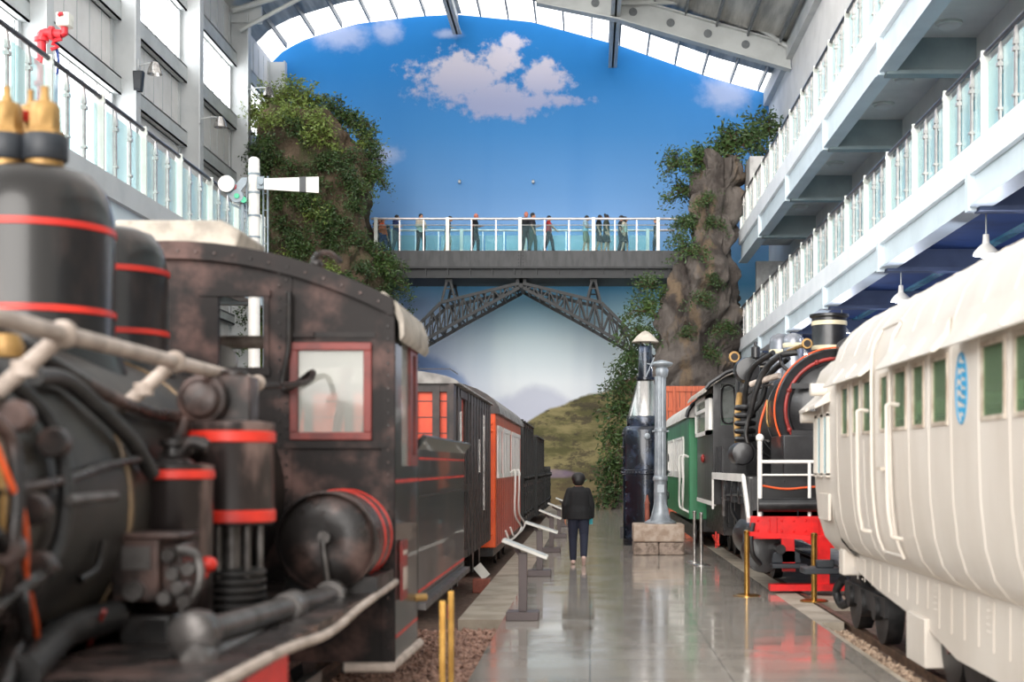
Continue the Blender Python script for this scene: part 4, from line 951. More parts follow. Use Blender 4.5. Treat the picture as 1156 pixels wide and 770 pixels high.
# ================================================================== OLD BLACK LOCOMOTIVE, LEFT FOREGROUND
LX = -2.9
def wheel(parent, x, y, r, name='wheel', zc=None, w=.11, hub='hub', out=1):
    zc = r if zc is None else zc
    o = MB().lathe([(r*.82, -w/2), (r, -w/2), (r, w/2), (r*.82, w/2)], (x, y, zc), 28, 'x').build(name, 'tyre', parent)
    b = MB().lathe([(r*.84, -w/3), (r*.84, w/3)], (x, y, zc), 28, 'x').lathe([(r*.25, -w*.75), (r*.2, w*.75)], (x, y, zc), 16, 'x')
    b.build('hub', hub, o); return o
def old_loco():
    t = thing('steam_locomotive', 'old black steam locomotive with red bands and brown cab, nearest on the left', 'locomotive', (LX, 7.5, 0))
    zc, R = 1.62, .8
    MB().lathe([(.3, 2.6), (R*.98, 2.62), (R, 2.7), (R, 9.85)], (LX, 0, zc), 56, 'y').build('boiler', 'boiler_cloth', t); bo = t.children[-1]
    for y in (5.15, 6.5, 8.1): MB().lathe([(R + .004, y - .02), (R + .014, y - .016), (R + .014, y + .016), (R + .004, y + .02)], (LX, 0, zc), 56, 'y').build('boiler_band', 'band_tan', t)
    rv = MB()
    for y in (4.98, 5.3):
        for k in range(20): a = -1.2 + 2.2*k/19; rv.sphere((LX + R*math.cos(a), y, zc + R*math.sin(a)), .016, 6)
    merge(rv, 'grime', bo)
    def onb(px, py, off=.03):
        Y = 2.5
        while Y < 9.6:
            p = P(px, py, Y)
            if math.hypot(p.x - LX, p.z - zc) < R + off: break
            Y += .02
        return P(px, py, Y)
    # domes with red lines
    for y, r, top, lines, flare in ((7.43, .40, 3.36, (3.02, 2.59), .46), (8.65, .325, 3.25, (2.97, 2.60), .38)):
        d = MB().lathe([(flare + .02, 2.16), (flare, 2.3), (r + .012, 2.42), (r, 2.5), (r, top - .34), (r*.975, top - .24), (r*.9, top - .13), (r*.72, top - .045), (r*.45, top - .01), (.05, top)], (LX, y, 0), 48).build('dome', 'dome_black', t)
        for z in lines: MB().lathe([(r + .002, z - .018), (r + .008, z - .015), (r + .008, z + .015), (r + .002, z + .018)], (LX, y, 0), 48).build('red_line', 'red_line', d)
        MB().lathe([(flare + .025, 2.20), (flare + .03, 2.22), (flare + .01, 2.25)], (LX, y, 0), 48).build('red_line', 'red_line', d)
    for px, dy, zb in ((51, -.02, 3.33), (8, -.02, 3.33), (35, .24, 3.38)):
        Yv = 7.43 + dy; x = wx(px, Yv); k = .098 if dy < .1 else .07
        v = MB().lathe([(k*.9, 0), (k*1.0, .05), (k*.95, .07)], (x, Yv, zb), 18).build('safety_valve', 'brass', t)
        MB().lathe([(k*1.1, .055), (k*1.18, .065), (k*1.18, .18), (k*1.1, .19)], (x, Yv, zb), 20).build('collar', 'black_plastic', v)
        MB().lathe([(k*1.08, .19), (k*1.08, .205), (k*.86, .215), (k*.84, .33), (k*.66, .36), (k*.3, .37), (k*.22, .41), (k*.24, .445), (k*.1, .45)], (x, Yv, zb), 8 if dy < .1 else 18).build('cap', 'brass', v)
    MB().tube([P(26, 131, 7.6), P(30, 131, 7.5)], .03, 8).build('valve_lever', 'red_line', t)
    # cream hand rail and its stanchions
    MB().tube([(-2.0, 3.2, 2.3), (-2.0, 8.55, 2.3)], .034, 14).sphere((-2.0, 8.56, 2.3), .05, 12).build('handrail', 'cream_rail', t)
    for y in (5.4, 6.85):
        a = Vector((-2.0, y, 2.3)); e = a + Vector((-.3, 0, -.26)); s = MB().sphere(a, .056, 14).tube([a, e], .034, 12).build('handrail_stanchion', 'cream_rail', t)
        MB().lathe([(.048, -.03), (.048, .03)], (a + e)/2, 12).build('collar', 'cream_rail', s)
    MB().tube(bez([(-2.0, 8.5, 2.29), (-2.02, 8.53, 2.2), (-2.04, 8.5, 2.14)], 4), .028, 10).build('handrail_end', 'cream_rail', t)
    MB().tube(bez([(-1.98, 8.6, 2.28), P(345, 432, 9.3), P(352, 420, 9.6), P(320, 440, 9.72), P(326, 390, 9.74), P(327, 330, 9.74)], 6), .02, 8).build('conduit', 'grime_dark', t)
    # hoses and pipes lying over the boiler side
    hoses = [([(-10, 372), (30, 392), (75, 420), (120, 445), (165, 465), (205, 472)], .05, .052, 'grime'), ([(40, 425), (75, 430), (120, 468), (150, 500), (172, 535)], .06, .06, 'rubber'),
             ([(10, 430), (35, 450), (58, 480), (70, 515), (75, 560), (68, 610), (48, 650), (30, 700), (10, 750)], .055, .05, 'rubber'), ([(-20, 560), (40, 548), (80, 540), (120, 526), (156, 518)], .05, .032, 'grime'),
             ([(-10, 470), (14, 500), (20, 560), (14, 620), (6, 700)], .1, .042, 'grime'), ([(-5, 600), (20, 655), (28, 720), (20, 790)], .08, .04, 'grime_dark'), ([(78, 565), (105, 562), (130, 560)], .09, .035, 'dull_steel'),
             ([(-10, 690), (30, 660), (60, 640)], .1, .05, 'grime'), ([(90, 655), (110, 640), (118, 610)], .04, .03, 'grime_dark')]
    for pts, off, r, m in hoses: MB().tube(bez([onb(a, c, off) for a, c in pts], 6), r*.62, 12).build('hose', m, t)
    MB().tube(bez([onb(a, c, .1) for a, c in ((-6, 500), (12, 545), (25, 575), (30, 610), (30, 650), (40, 700), (42, 718))], 6), .012, 8).build('orange_wire', 'wire_orange', t)
    MB().tube(bez([onb(a, c, .12) for a, c in ((118, 690), (104, 720), (92, 745))], 5), .012, 6).build('red_wire', 'red_deep', t)
    MB().tube([onb(-6, 500, .06), onb(4, 560, .06), onb(3, 640, .06)], .012, 6).build('brass_pipe', 'brass', t)
    MB().lathe([(.06, -.04), (.07, 0), (.05, .05)], onb(8, 392, .08), 12).build('valve', 'brass', t)
    for a, c in ((38, 575), (20, 470), (45, 640), (62, 500), (10, 620)): MB().lathe([(.05, -.04), (.06, -.03), (.06, .03), (.05, .04)], onb(a, c, .08), 12, 'y').build('pipe_joint', 'grime', t)
    MB().tube(bez([P(25, 760, 5.2), P(50, 735, 5.6), P(75, 712, 6.0), P(130, 695, 6.4)], 6), .07, 14).build('steam_pipe', 'rubber', t)
    MB().tube(bez([P(-5, 790, 4.9), P(8, 750, 5.2), P(22, 700, 5.5)], 6), .045, 12).build('steam_pipe', 'grime', t)
    # air pumps
    def pump(px, Y, r, zb, zt, bands, xk=0):
        x = wx(px, Y)
        p = MB().lathe([(r*.96, zb), (r, zb + .01), (r, zt - .01), (r*1.02, zt), (r*1.02, zt + .03), (r*.7, zt + .04)], (x, Y, 0), 40).build('air_pump', 'cylinder_iron', t)
        for a, c in bands: MB().lathe([(r + .002, a), (r + .01, a + .006), (r + .01, c - .006), (r + .002, c)], (x, Y, 0), 40).build('red_band', 'red_line', p)
        return p, x
    Y = 7.6; z = lambda py, Y: wz(py, Y)
    p, x = pump(261, Y, .225, z(592, Y), z(484, Y), ((z(500, Y), z(487, Y)), (z(589, Y), z(575, Y))))
    rods = MB()
    for k in range(6): a = 2*PI*k/6 + .3; rods.cyl((x + .15*math.cos(a), Y + .15*math.sin(a), z(650, Y)), (x + .15*math.cos(a), Y + .15*math.sin(a), z(590, Y)), .02, 10)
    rods.cyl((x, Y, z(650, Y)), (x, Y, z(590, Y)), .05, 12).build('piston_rod', 'dull_steel', p)
    prof = []; z0, z1 = z(694, Y), z(640, Y)
    for k in range(6): h = z0 + (z1 - z0)*k/6; prof += [(.15, h), (.185, h + .008), (.185, h + .028), (.15, h + .036)]
    MB().lathe(prof, (x, Y, 0), 36).build('finned_cylinder', 'rubber', p)
    hd = MB().lathe([(.05, -.2), (.09, -.19), (.1, -.16), (.13, -.15), (.135, -.11), (.12, -.1), (.12, .12), (.13, .14)], (wx(236, Y), Y, z(452, Y)), 28, 'y').box(x - .14, x + .12, Y - .08, Y + .12, z(478, Y), z(425, Y)).cyl((x + .0, Y, z(480, Y)), (x + .02, Y, z(418, Y)), .07, 16)
    hd.build('valve_head', 'grime', p, True, .01)
    MB().tube(bez([P(213, 470, 7.5), P(200, 500, 7.4), P(230, 500, 7.4), P(205, 510, 7.2)], 5), .04, 10).build('pump_pipe', 'grime', p)
    Y = 7.0
    p, x = pump(196, Y, .19, z(690, Y), z(532, Y), ((z(541, Y), z(530, Y)),))
    MB().lathe([(.13, 0), (.1, .03), (.05, .06), (.045, .1), (.07, .11), (.07, .14)], (x, Y, z(528, Y)), 20).tube(bez([(x, Y, z(520, Y)), P(215, 500, 7), P(235, 505, 7)], 4), .035, 10).build('valve_head', 'grime', p)
    Y = 6.6
    bx = MB().box(wx(138, Y), wx(190, Y), Y - .15, Y + .15, z(676, Y), z(605, Y)).box(wx(136, Y), wx(215, Y), Y - .17, Y + .17, z(607, Y), z(600, Y)).box(wx(190, Y), wx(213, Y), Y - .1, Y + .15, z(676, Y), z(612, Y)).build('lubricator_box', 'grime', t, True, .012)
    g = MB().cyl((wx(165, Y), Y - .2, z(663, Y)), (wx(165, Y), Y - .14, z(663, Y)), .045, 14).box(wx(150, Y), wx(182, Y), Y - .16, Y - .145, z(640, Y), z(615, Y))
    for px, py in ((200, 625), (205, 645), (212, 660), (222, 640), (196, 672), (218, 676)): g.lathe([(.03, -.16), (.035, -.1), (.02, 0)], P(px, py, Y), 10, 'y')
    g.tube(bez([P(198, 620, 6.45), P(222, 628, 6.5), P(225, 660, 6.5), P(205, 690, 6.5)], 5), .022, 8).build('fittings', 'dull_steel', bx)
    MB().sphere(P(235, 637, 6.8), .045, 14, (1, 1, .85)).tube([P(235, 637, 6.8), P(230, 652, 6.8)], .015, 8).build('red_knob', 'red_line', t)
    MB().prism([(wx(148, Y), z(690, Y)), (wx(207, Y), z(690, Y)), (wx(203, Y), z(750, Y)), (wx(152, Y), z(750, Y))], Y - .2, Y + .1).build('oil_tank', 'grime_dark', t, True, .015)
    # air reservoir
    xr, zr, rr = -1.64, 1.33, .315
    rs = MB().lathe([(.02, 8.82), (.12, 8.79), (rr*.75, 8.82), (rr*.93, 8.86), (rr*.96, 8.82), (rr, 8.83), (rr, 8.9), (rr*.99, 8.92), (rr*.99, 9.62), (rr*.9, 9.72), (.1, 9.75)], (xr, 0, zr), 48, 'y').build('air_reservoir', 'grime', t)
    for y in (9.22, 9.5): MB().lathe([(rr*.99, y), (rr*1.01, y + .01), (rr*1.01, y + .035), (rr*.99, y + .045)], (xr, 0, zr), 48, 'y').build('red_strap', 'red_line', rs)
    MB().box(xr - .28, xr + .3, 8.95, 9.7, .96, 1.1).build('cradle', 'grime_dark', rs)
    MB().tube(bez([(xr, 8.78, zr + .03), (xr, 8.72, zr - .02), (xr + .03, 8.7, zr - .2), (xr + .04, 8.72, zr - .36)], 5), .018, 8).lathe([(.04, -.06), (.04, 0)], (xr, 8.8, zr + .03), 12, 'y').build('drain_pipe', 'dull_steel', rs)
    # running board, motion and wheels
    rb = MB().box(-2.4, -1.37, 3, 9.8, .95, 1.0).build('running_board', 'grime', t)
    MB().tube(bez([(-1.36, 3, 1.02), (-1.36, 6, .99), (-1.36, 7.4, .93), (-1.35, 8.4, .97), (-1.34, 9.8, 1.0)], 6), .024, 10).build('white_edge', 'cream_rail', rb)
    MB().box(-3.6, -2.2, 3, 9.8, .55, 1.0).build('main_frame', 'grime_dark', t)
    MB().box(-1.42, -1.38, 5.7, 6.5, .8, .945).build('red_valance', 'red_beam', t)
    for a, c, r in ((P(222, 716, 6.0), P(385, 668, 9.0), .06), (P(225, 744, 5.9), P(370, 690, 8.7), .04)):
        s = MB().lathe([(r*1.2, -.1), (r*1.7, -.08), (r*1.8, 0), (r*1.6, .08), (r, .12)], a, 20, 'y').tube([a, c], r, 16).build('steam_chest_rod', 'dull_steel', t)
        mid = a.lerp(c, .55); MB().lathe([(r*1.35, -.12), (r*1.45, -.1), (r*1.45, .1), (r*1.35, .12)], mid, 18, 'y').build('coupling', 'dull_steel', s); MB().lathe([(r*1.5, -.06), (r*1.5, .06)], a.lerp(c, .9), 18, 'y').build('coupling', 'dull_steel', s)
    for y in (4.2, 5.7, 7.2, 8.7): wheel(t, -2.4, y, .52)
    MB().box(-1.75, -1.68, 4.5, 8.9, .42, .52).cyl((-1.8, 4.4, .6), (-1.8, 5.6, .6), .18, 20).build('connecting_rod', 'dull_steel', t)
    # cab
    yc = 9.8; X = lambda px: wx(px, yc); Z = lambda py: wz(py, yc)
    def zt(x): return 3.295 - .395*((x + 2.9)/1.55)**2
    b = MB(); xs = sorted([-4.45, -1.35, X(247), X(298), X(330), X(418)] + [-4.45 + .155*i for i in range(1, 20)])
    for a, c in zip(xs, xs[1:]):
        m = (a + c)/2; segs = [(.45, None)]
        if X(247) < m < X(298): segs = [(.45, Z(415)), (Z(335), None)]
        if X(330) < m < X(418): segs = [(.45, Z(495)), (Z(389), None)]
        for lo, hi in segs:
            if hi is None: b.prism([(a, lo), (c, lo), (c, zt(c)), (a, zt(a))], yc, yc + .04)
            else: b.box(a, c, yc, yc + .04, lo, hi)
    f = b.build('cab_front', 'cab_iron', t, False)
    b = MB()
    for a, c in zip(xs, xs[1:]): b.add([(a, yc - .05, zt(a) - .07), (c, yc - .05, zt(c) - .07), (c, yc - .05, zt(c) + .05), (a, yc - .05, zt(a) + .05), (a, yc, zt(a) - .07), (c, yc, zt(c) - .07), (c, yc, zt(c) + .05), (a, yc, zt(a) + .05)], [(0, 1, 2, 3), (5, 4, 7, 6), (0, 4, 5, 1), (3, 2, 6, 7)])
    b.box(X(310), X(330), yc - .012, yc, .9, zt(X(320)) - .05).box(X(432), X(446), yc - .025, yc, .45, zt(X(440)) - .04).box(X(440), X(446), yc - .03, yc + .03, .45, 2.9)
    b.box(X(222), X(247), yc - .02, yc, Z(415), Z(333)).box(X(225), X(306), yc - .03, yc, Z(424), Z(415)).box(X(225), X(306), yc - .03, yc, Z(335), Z(328)).box(X(298), X(304), yc - .02, yc, Z(415), Z(335))
    b.box(X(322), X(440), yc - .03, yc, Z(506), Z(498)).box(X(330), X(355), yc - .03, yc, Z(381), Z(375)); b.build('angle_irons', 'cab_iron', f, False)
    rv = MB()
    for k in range(24): a = -1.45 - .125*k; rv.sphere((a, yc - .05, zt(a) - .02), .012, 6)
    for k in range(26): rv.sphere((X(316), yc - .012, 1.0 + .085*k), .012, 6).sphere((X(324), yc - .012, 1.04 + .085*k), .012, 6)
    for k in range(28): rv.sphere((X(439), yc - .025, .55 + .085*k), .012, 6)
    merge(rv, 'grime', f)
    MB().box(X(355), X(424), yc - .008, yc, Z(381), Z(375)).build('slot_shade', 'dark', f, False)  # dark strip on the plate, painted for the shade of an opening
    def frame(x0, x1, z0, z1, w, y, d, name, m, par):
        return MB().box(x0, x1, y - d, y, z0, z0 + w).box(x0, x1, y - d, y, z1 - w, z1).box(x0, x0 + w, y - d, y, z0 + w, z1 - w).box(x1 - w, x1, y - d, y, z0 + w, z1 - w).build(name, m, par, True, .006)
    fr = frame(X(328), X(420), Z(497), Z(387), .055, yc + .02, .05, 'window_frame', 'red_rust', t)
    MB().box(X(336), X(412), yc, yc + .006, Z(489), Z(395)).build('pane', 'cab_glass', fr, False)
    # cab sides, back, roof, interior fittings
    for x in (-4.45, -1.35):
        sd = MB(); sgn = 1 if x > -2 else -1; a, c = (x - .04, x) if sgn > 0 else (x, x + .04)
        sd.box(a, c, yc, 11.12, .45, 1.8).box(a, c, yc, 10.2, 1.8, 2.9).box(a, c, 11.02, 11.12, 1.8, 2.9).box(a, c, 10.2, 11.02, 2.72, 2.9)
        s = sd.build('cab_side', 'tender_green', t, False)
    MB().box(-1.352, -1.346, yc, 11.12, 1.68, 1.705).box(-1.352, -1.346, yc + .1, 11.1, .6, .62).build('red_line', 'red_line', s, False)
    wf = MB().box(-1.37, -1.335, 10.6, 10.72, 1.8, 2.72).box(-1.37, -1.335, 10.92, 11.02, 1.8, 2.72).box(-1.37, -1.335, 10.72, 10.92, 2.64, 2.72).box(-1.37, -1.335, 10.72, 10.92, 1.8, 1.88).build('window_frame', 'red_rust', s, False)
    MB().box(-1.362, -1.355, 10.2, 10.6, 1.8, 2.72).build('pane', 'cab_glass', wf, False)
    MB().box(-4.41, -3.5, 11.07, 11.12, .45, 2.9).box(-3.5, -1.39, 11.07, 11.12, .45, 1.5).build('cab_back', 'cab_iron', t, False)
    rp = [(-4.62, 2.72), (-4.56, 2.84), (-4.44, 2.97)] + [(x, zt(x) + .03) for x in [-4.3 + .2*i for i in range(15)]] + [(-1.42, 3.0), (-1.33, 2.93), (-1.285, 2.82), (-1.28, 2.7)]
    rf = MB().prism(rp + [(x + (.03 if x < -2.9 else -.03), z - .035) for x, z in rp[::-1]], yc + .005, 11.3).build('roof', 'canvas', t, True, 0, 60)
    MB().prism([(-3.42, 3.31), (-2.62, 3.3), (-2.55, 3.52), (-2.7, 3.6), (-3.48, 3.6)], 10.4, 11.2).build('roof_ventilator', 'canvas', rf, True, .02)
    MB().tube(bez([P(352, 300, 10), P(358, 288, 10), P(372, 286, 10.05), P(385, 296, 10.1)], 5), .02, 8).sphere(P(358, 298, 10), .04, 10).build('roof_fitting', 'grime', rf)
    bk = MB().lathe([(.7, 10.1), (.74, 10.12), (.74, 10.3)], (LX, 0, 1.7), 32, 'y').build('backhead', 'grime_dark', t)
    for x, z0, z1, m in ((-2.5, 1.5, 2.6, 'red_line'), (-2.3, 1.4, 2.3, 'green_coach'), (-1.95, 1.6, 2.5, 'red_line'), (-1.75, 1.5, 2.4, 'white_paint')):
        MB().tube([(x, 10.5, z0), (x + .12, 10.7, z1)], .035, 10).sphere((x + .12, 10.7, z1), .05, 10).build('lever', m, t)  # coloured levers added to stand in for reflections in the cab window
    MB().tube([(-3.0, 10.8, 2.74), (-2.0, 10.8, 2.74)], .05, 12).build('cab_pipe', 'cream_rail', t)
    MB().lathe([(.1, -.04), (.12, -.03), (.12, .03)], (-2.75, 10.6, 2.58), 18, 'y').build('gauge', 'white_paint', t)
    st = MB().box(-1.7, -1.35, yc - .05, 11.1, .38, .44).build('step', 'grime_dark', t)
    MB().tube([(-1.68, yc - .06, .42), (-1.36, yc - .06, .42), (-1.33, 11.1, .42)], .035, 8).build('white_edge', 'cream_rail', st)
    pl = MB().box(-1.34, -1.32, 10.02, 10.3, .85, 1.27).build('number_plate', 'red_deep', t)
    MB().box(-1.321, -1.315, 10.06, 10.26, .92, 1.08).box(-1.321, -1.315, 10.06, 10.26, 1.17, 1.2).build('plate_marks', 'cream_rail', pl, False)
    MB().tube([(-1.36, 11.0, .78), (-1.27, 11.05, .78)], .03, 8).build('brass_cock', 'brass', t)
    MB().box(-4.3, -1.5, yc + .1, 11.1, .5, .62).box(-3.6, -2.2, yc, 11.1, .3, .5).build('cab_floor', 'grime_dark', t)
    for y in (10.4,): wheel(t, -2.4, y, .36)
old_loco()

def old_tender():
    t = thing('tender', 'dark green tender with thin red lines coupled behind the old locomotive cab', 'tender', (LX, 13.3, 0))
    x0, x1 = -4.42, -1.36
    bd = MB().box(x0, x1, 11.25, 15.35, .7, 1.96).build('tank', 'tender_green', t, True, .02)
    cp = MB()
    cp.prism([(x1, 1.93), (x1 + .07, 2.03), (x1 + .04, 2.05), (x1 - .05, 1.96)], 11.25, 15.42).prism([(x0, 1.93), (x0 - .07, 2.03), (x0 - .04, 2.05), (x0 + .05, 1.96)], 11.25, 15.42).box(x0, x1, 15.32, 15.4, 1.9, 2.04); cp.build('coping', 'tender_green', t, False)
    for z, h in ((1.86, .02), (1.69, .02), (.8, .022)): MB().box(x1 - .01, x1 + .004, 11.27, 15.34, z - h/2, z + h/2).build('red_line', 'red_line', bd, False)
    rv = MB()
    for k in range(37): rv.sphere((x1 + .0, 11.35 + .107*k, 1.55), .01, 6).sphere((x1, 11.35 + .107*k, .76), .01, 6)
    merge(rv, 'grime', bd)
    MB().box(x0 + .2, x1 - .3, 11.6, 15.2, 1.96, 2.0).build('coal_deck', 'grime_dark', t)
    MB().box(-3.6, -2.1, 11.2, 15.5, .42, .7).build('frame', 'grime_dark', t)
    MB().box(-1.5, -1.3, 11.25, 15.4, .66, .71).build('footboard', 'dull_steel', t)
    for y in (11.9, 13.2, 14.6): wheel(t, -2.4, y, .36)
old_tender()

def boxcar():
    y0, y1, xw = 17.7, 23.9, -1.74
    t = thing('boxcar', 'dark brown boxcar with orange red end panels behind the tender', 'wagon', (LX - .1, 20.3, 0)); x0 = -4.3
    bdy = MB().box(x0, xw, y0, y1, .62, 2.8).build('body', 'wagon_orange', t)
    post = MB()
    n = 12
    for i in range(n + 1):
        y = y0 + (y1 - y0)*i/n; wd = .16 if i not in (1, 4) else .1
        if i in (2,): continue
        post.box(xw, xw + .06, y - wd, y + wd, .55, 2.82) if not 18.8 < y < 19.6 else None
    for z in (.6, 1.5, 2.75): post.box(xw, xw + .05, y0 + .9, y1, z - .05, z + .05)
    post.box(xw, xw + .035, 19.5, y1, .62, 2.8).box(xw, xw + .035, y0, 18.9, .62, 2.8)
    post.build('side_posts', 'wagon_dark', t, False)
    e = MB()
    for x in (-1.73, -1.91, -2.2, -2.55, -3.0, -3.5, -3.9, -4.24): e.box(x - .045, x + .045, y0 - .07, y0, .55, 2.84)
    e.box(x0, xw + .06, y0 - .06, y0, .55, .75).box(x0, xw + .06, y0 - .06, y0, 1.9, 1.98).box(x0, xw + .06, y0 - .06, y0, 2.72, 2.84); e.build('end_frame', 'wagon_dark', t, False)
    pk = MB()
    for k in range(12): pk.box(x0, xw, y0 - .008, y0 - .002, .8 + .2*k, .812 + .2*k)
    for k in range(12): pk.box(xw + .001, xw + .006, y0, y0 + 1, .8 + .2*k, .812 + .2*k)
    merge(pk, 'wagon_dark', bdy)
    prof = [(x0 - .12, 2.84)] + [(x, 3.24 - .4*((x + 3.0)/1.38)**2) for x in [x0 - .05 + .216*i for i in range(13)]] + [(xw + .12, 2.86)]
    prof = [(x0 - .12, 2.82)] + [(-3.0 + 1.38*math.sin(-PI/2*.93 + PI*.93*i/16)*1.0, 2.82 + .2*math.cos(-PI/2*.93 + PI*.93*i/16)) for i in range(17)] + [(xw + .12, 2.82)]
    rf = MB().prism(prof, y0 - .12, y1 + .1).build('roof', 'coach_roof', t, True, 0, 50)
    MB().box(xw + .06, xw + .085, 18.36, 18.44, 1.5, 2.5).build('door_rail', 'steel', t)
    MB().box(xw + .05, xw + .08, 22.4, 22.46, 1.1, 2.6).box(xw + .05, xw + .08, 21.5, 21.54, 1.7, 2.2).build('door_handle', 'steel', t)
    MB().box(-3.7, -2.1, y0, y1, .3, .62).build('frame', 'grime_dark', t)
    st = MB()
    for y in (18.1, 18.9, 21.4, 22.6): MB().prism([(y - .2, .62), (y + .2, .62), (y + .06, .2), (y - .06, .2)], xw - .1, xw - .02, 'x').build('step_iron', 'grime_dark', t)

    for y in (18.4, 19.6, 21.8, 23.1): wheel(t, -2.4, y, .36)
boxcar()

def orange_coach():
    y0, y1, xw, x0 = 25.0, 34.0, -1.66, -4.3
    t = thing('passenger_coach', 'bright orange coach with white windows and arched grey roof', 'coach', (-3, 29.5, 0)); xc = (x0 + xw)/2
    bdy = MB().box(x0, xw, y0 + .12, y1, .36, 2.72).build('body', 'coach_red', t)
    n = 16; hw = (xw - x0)/2
    arc = [(xc + hw*math.sin(-PI/2 + PI*i/n), 2.7 + .55*math.cos(-PI/2 + PI*i/n)) for i in range(n + 1)]
    ep = MB().prism([(x0, .36), (xw, .36)] + arc[::-1], y0, y0 + .13).build('end_panel', 'coach_orange', t, True, .015)
    ra = [(xc + (hw + .08)*math.sin(-PI/2 + PI*i/n), 2.72 + .62*math.cos(-PI/2 + PI*i/n)) for i in range(n + 1)]
    MB().prism(ra, y0 - .02, y0 + .14).build('roof_edge', 'roof_dark', t, True, 0, 50)
    MB().prism(ra, y0 + .14, y1 + .05).build('roof', 'coach_roof', t, True, 0, 50)
    rv = MB()
    for z in (2.55, 2.42, .6, 1.2): rv.tube([(xw - .08, y0, z), (xw - .08, y0 - .03, z)], .035, 8)
    merge(rv, 'coach_orange', ep)
    for a, c in ((25.4, 26.5), (26.9, 29.3), (29.9, 33.4)):
        f = MB().box(xw - .02, xw + .035, a, c, 1.58, 1.66).box(xw - .02, xw + .03, a, c, 2.44, 2.52).build('window_frame', 'white_paint', t)
        p = MB(); m = max(1, round((c - a)/.75))
        for j in range(m): u = a + (c - a)*j/m; p.box(xw - .01, xw + .02, u + .03, u + (c - a)/m - .06, 1.66, 2.44)
        p.build('shutter', 'white_paint', f, False)
    s = MB()
    for k in range(14): y = y0 + .5 + .62*k; s.box(xw - .005, xw + .006, y, y + .02, .4, 1.55)
    merge(s, 'red_deep', bdy)
    for y in (29.2, 30.8): MB().tube(bez([(xw + .02, y, 1.66), (xw + .12, y, 1.7), (xw + .13, y - .1, 1.4), (xw + .12, y, .8), (xw + .22, y + .6, .5), (xw + .12, y - 1.6, .36), (xw + .04, y - 1.9, .55)], 8), .022, 8).build('grab_rail', 'white_paint', t)
    MB().box(-4.0, xw - .05, y0 + .1, y1, .2, .36).build('sole_bar', 'grime_dark', t)
    st = MB()
    for y in (26, 27.2, 28.6, 31.2, 32.5): MB().beam((xw - .1, y, .36), (xw - .1, y + .3, .02), .05, .05).beam((xw - .1, y + .6, .36), (xw - .1, y + .3, .02), .05, .05).build('truss_rod', 'grime_dark', t, False)
    for y in (26.2, 27.8, 31.5, 33.0): wheel(t, -2.4, y, .34)
orange_coach()

def dark_wagon(y0, y1, top, label, xw=-1.66, seed=1):
    t = thing('goods_wagon', label, 'wagon', (-3, (y0 + y1)/2, 0)); x0 = -4.3
    MB().box(x0, xw - .05, y0, y1, .4, top - .08).build('body', 'black_wagon', t)
    b = MB(); n = max(3, int((y1 - y0)/1.1))
    for i in range(n + 1): y = y0 + .1 + (y1 - y0 - .2)*i/n; b.box(xw - .05, xw + .02, y - .08, y + .08, .3, top)
    for z in (.45, 1.3, top - .12): b.box(xw - .05, xw + .0, y0, y1, z - .04, z + .04)
    for x in (x0 + .1, -3.6, -3.0, -2.4, xw - .12): b.box(x - .06, x + .06, y0 - .06, y0, .3, top)
    b.box(x0, xw, y0 - .04, y0, top - .14, top - .02).build('framing', 'black_wagon', t, False)
    h = MB()
    for i in range(4): y = y0 + 1 + (y1 - y0 - 2)*i/3; h.cyl((xw, y, 1.5), (xw + .1, y, 1.5), .07, 10).box(xw, xw + .06, y - .2, y + .2, 1.05, 1.12).cyl((xw, y, .6), (xw + .07, y, .6), .05, 8)
    h.build('latch', 'black_wagon', t)
    MB().box(-3.8, -2.1, y0, y1, .2, .42).build('frame', 'grime_dark', t)
    if top > 2.5: MB().prism([(x0 - .05, top - .06), (-3.9, top + .1), (-2.0, top + .1), (xw + .05, top - .06)], y0 - .1, y1 + .08).build('roof', 'roof_dark', t, False)
    for y in (y0 + 1, y0 + 2, y1 - 2, y1 - 1): wheel(t, -2.4, y, .34)
dark_wagon(35.0, 41.4, 2.95, 'tall black goods wagon coupled behind the orange coach')
dark_wagon(42.2, 48.5, 2.72, 'second black goods wagon further along the left track', -1.58)
dark_wagon(49.4, 55.2, 1.78, 'low black open wagon at the far end of the left track', -1.55)

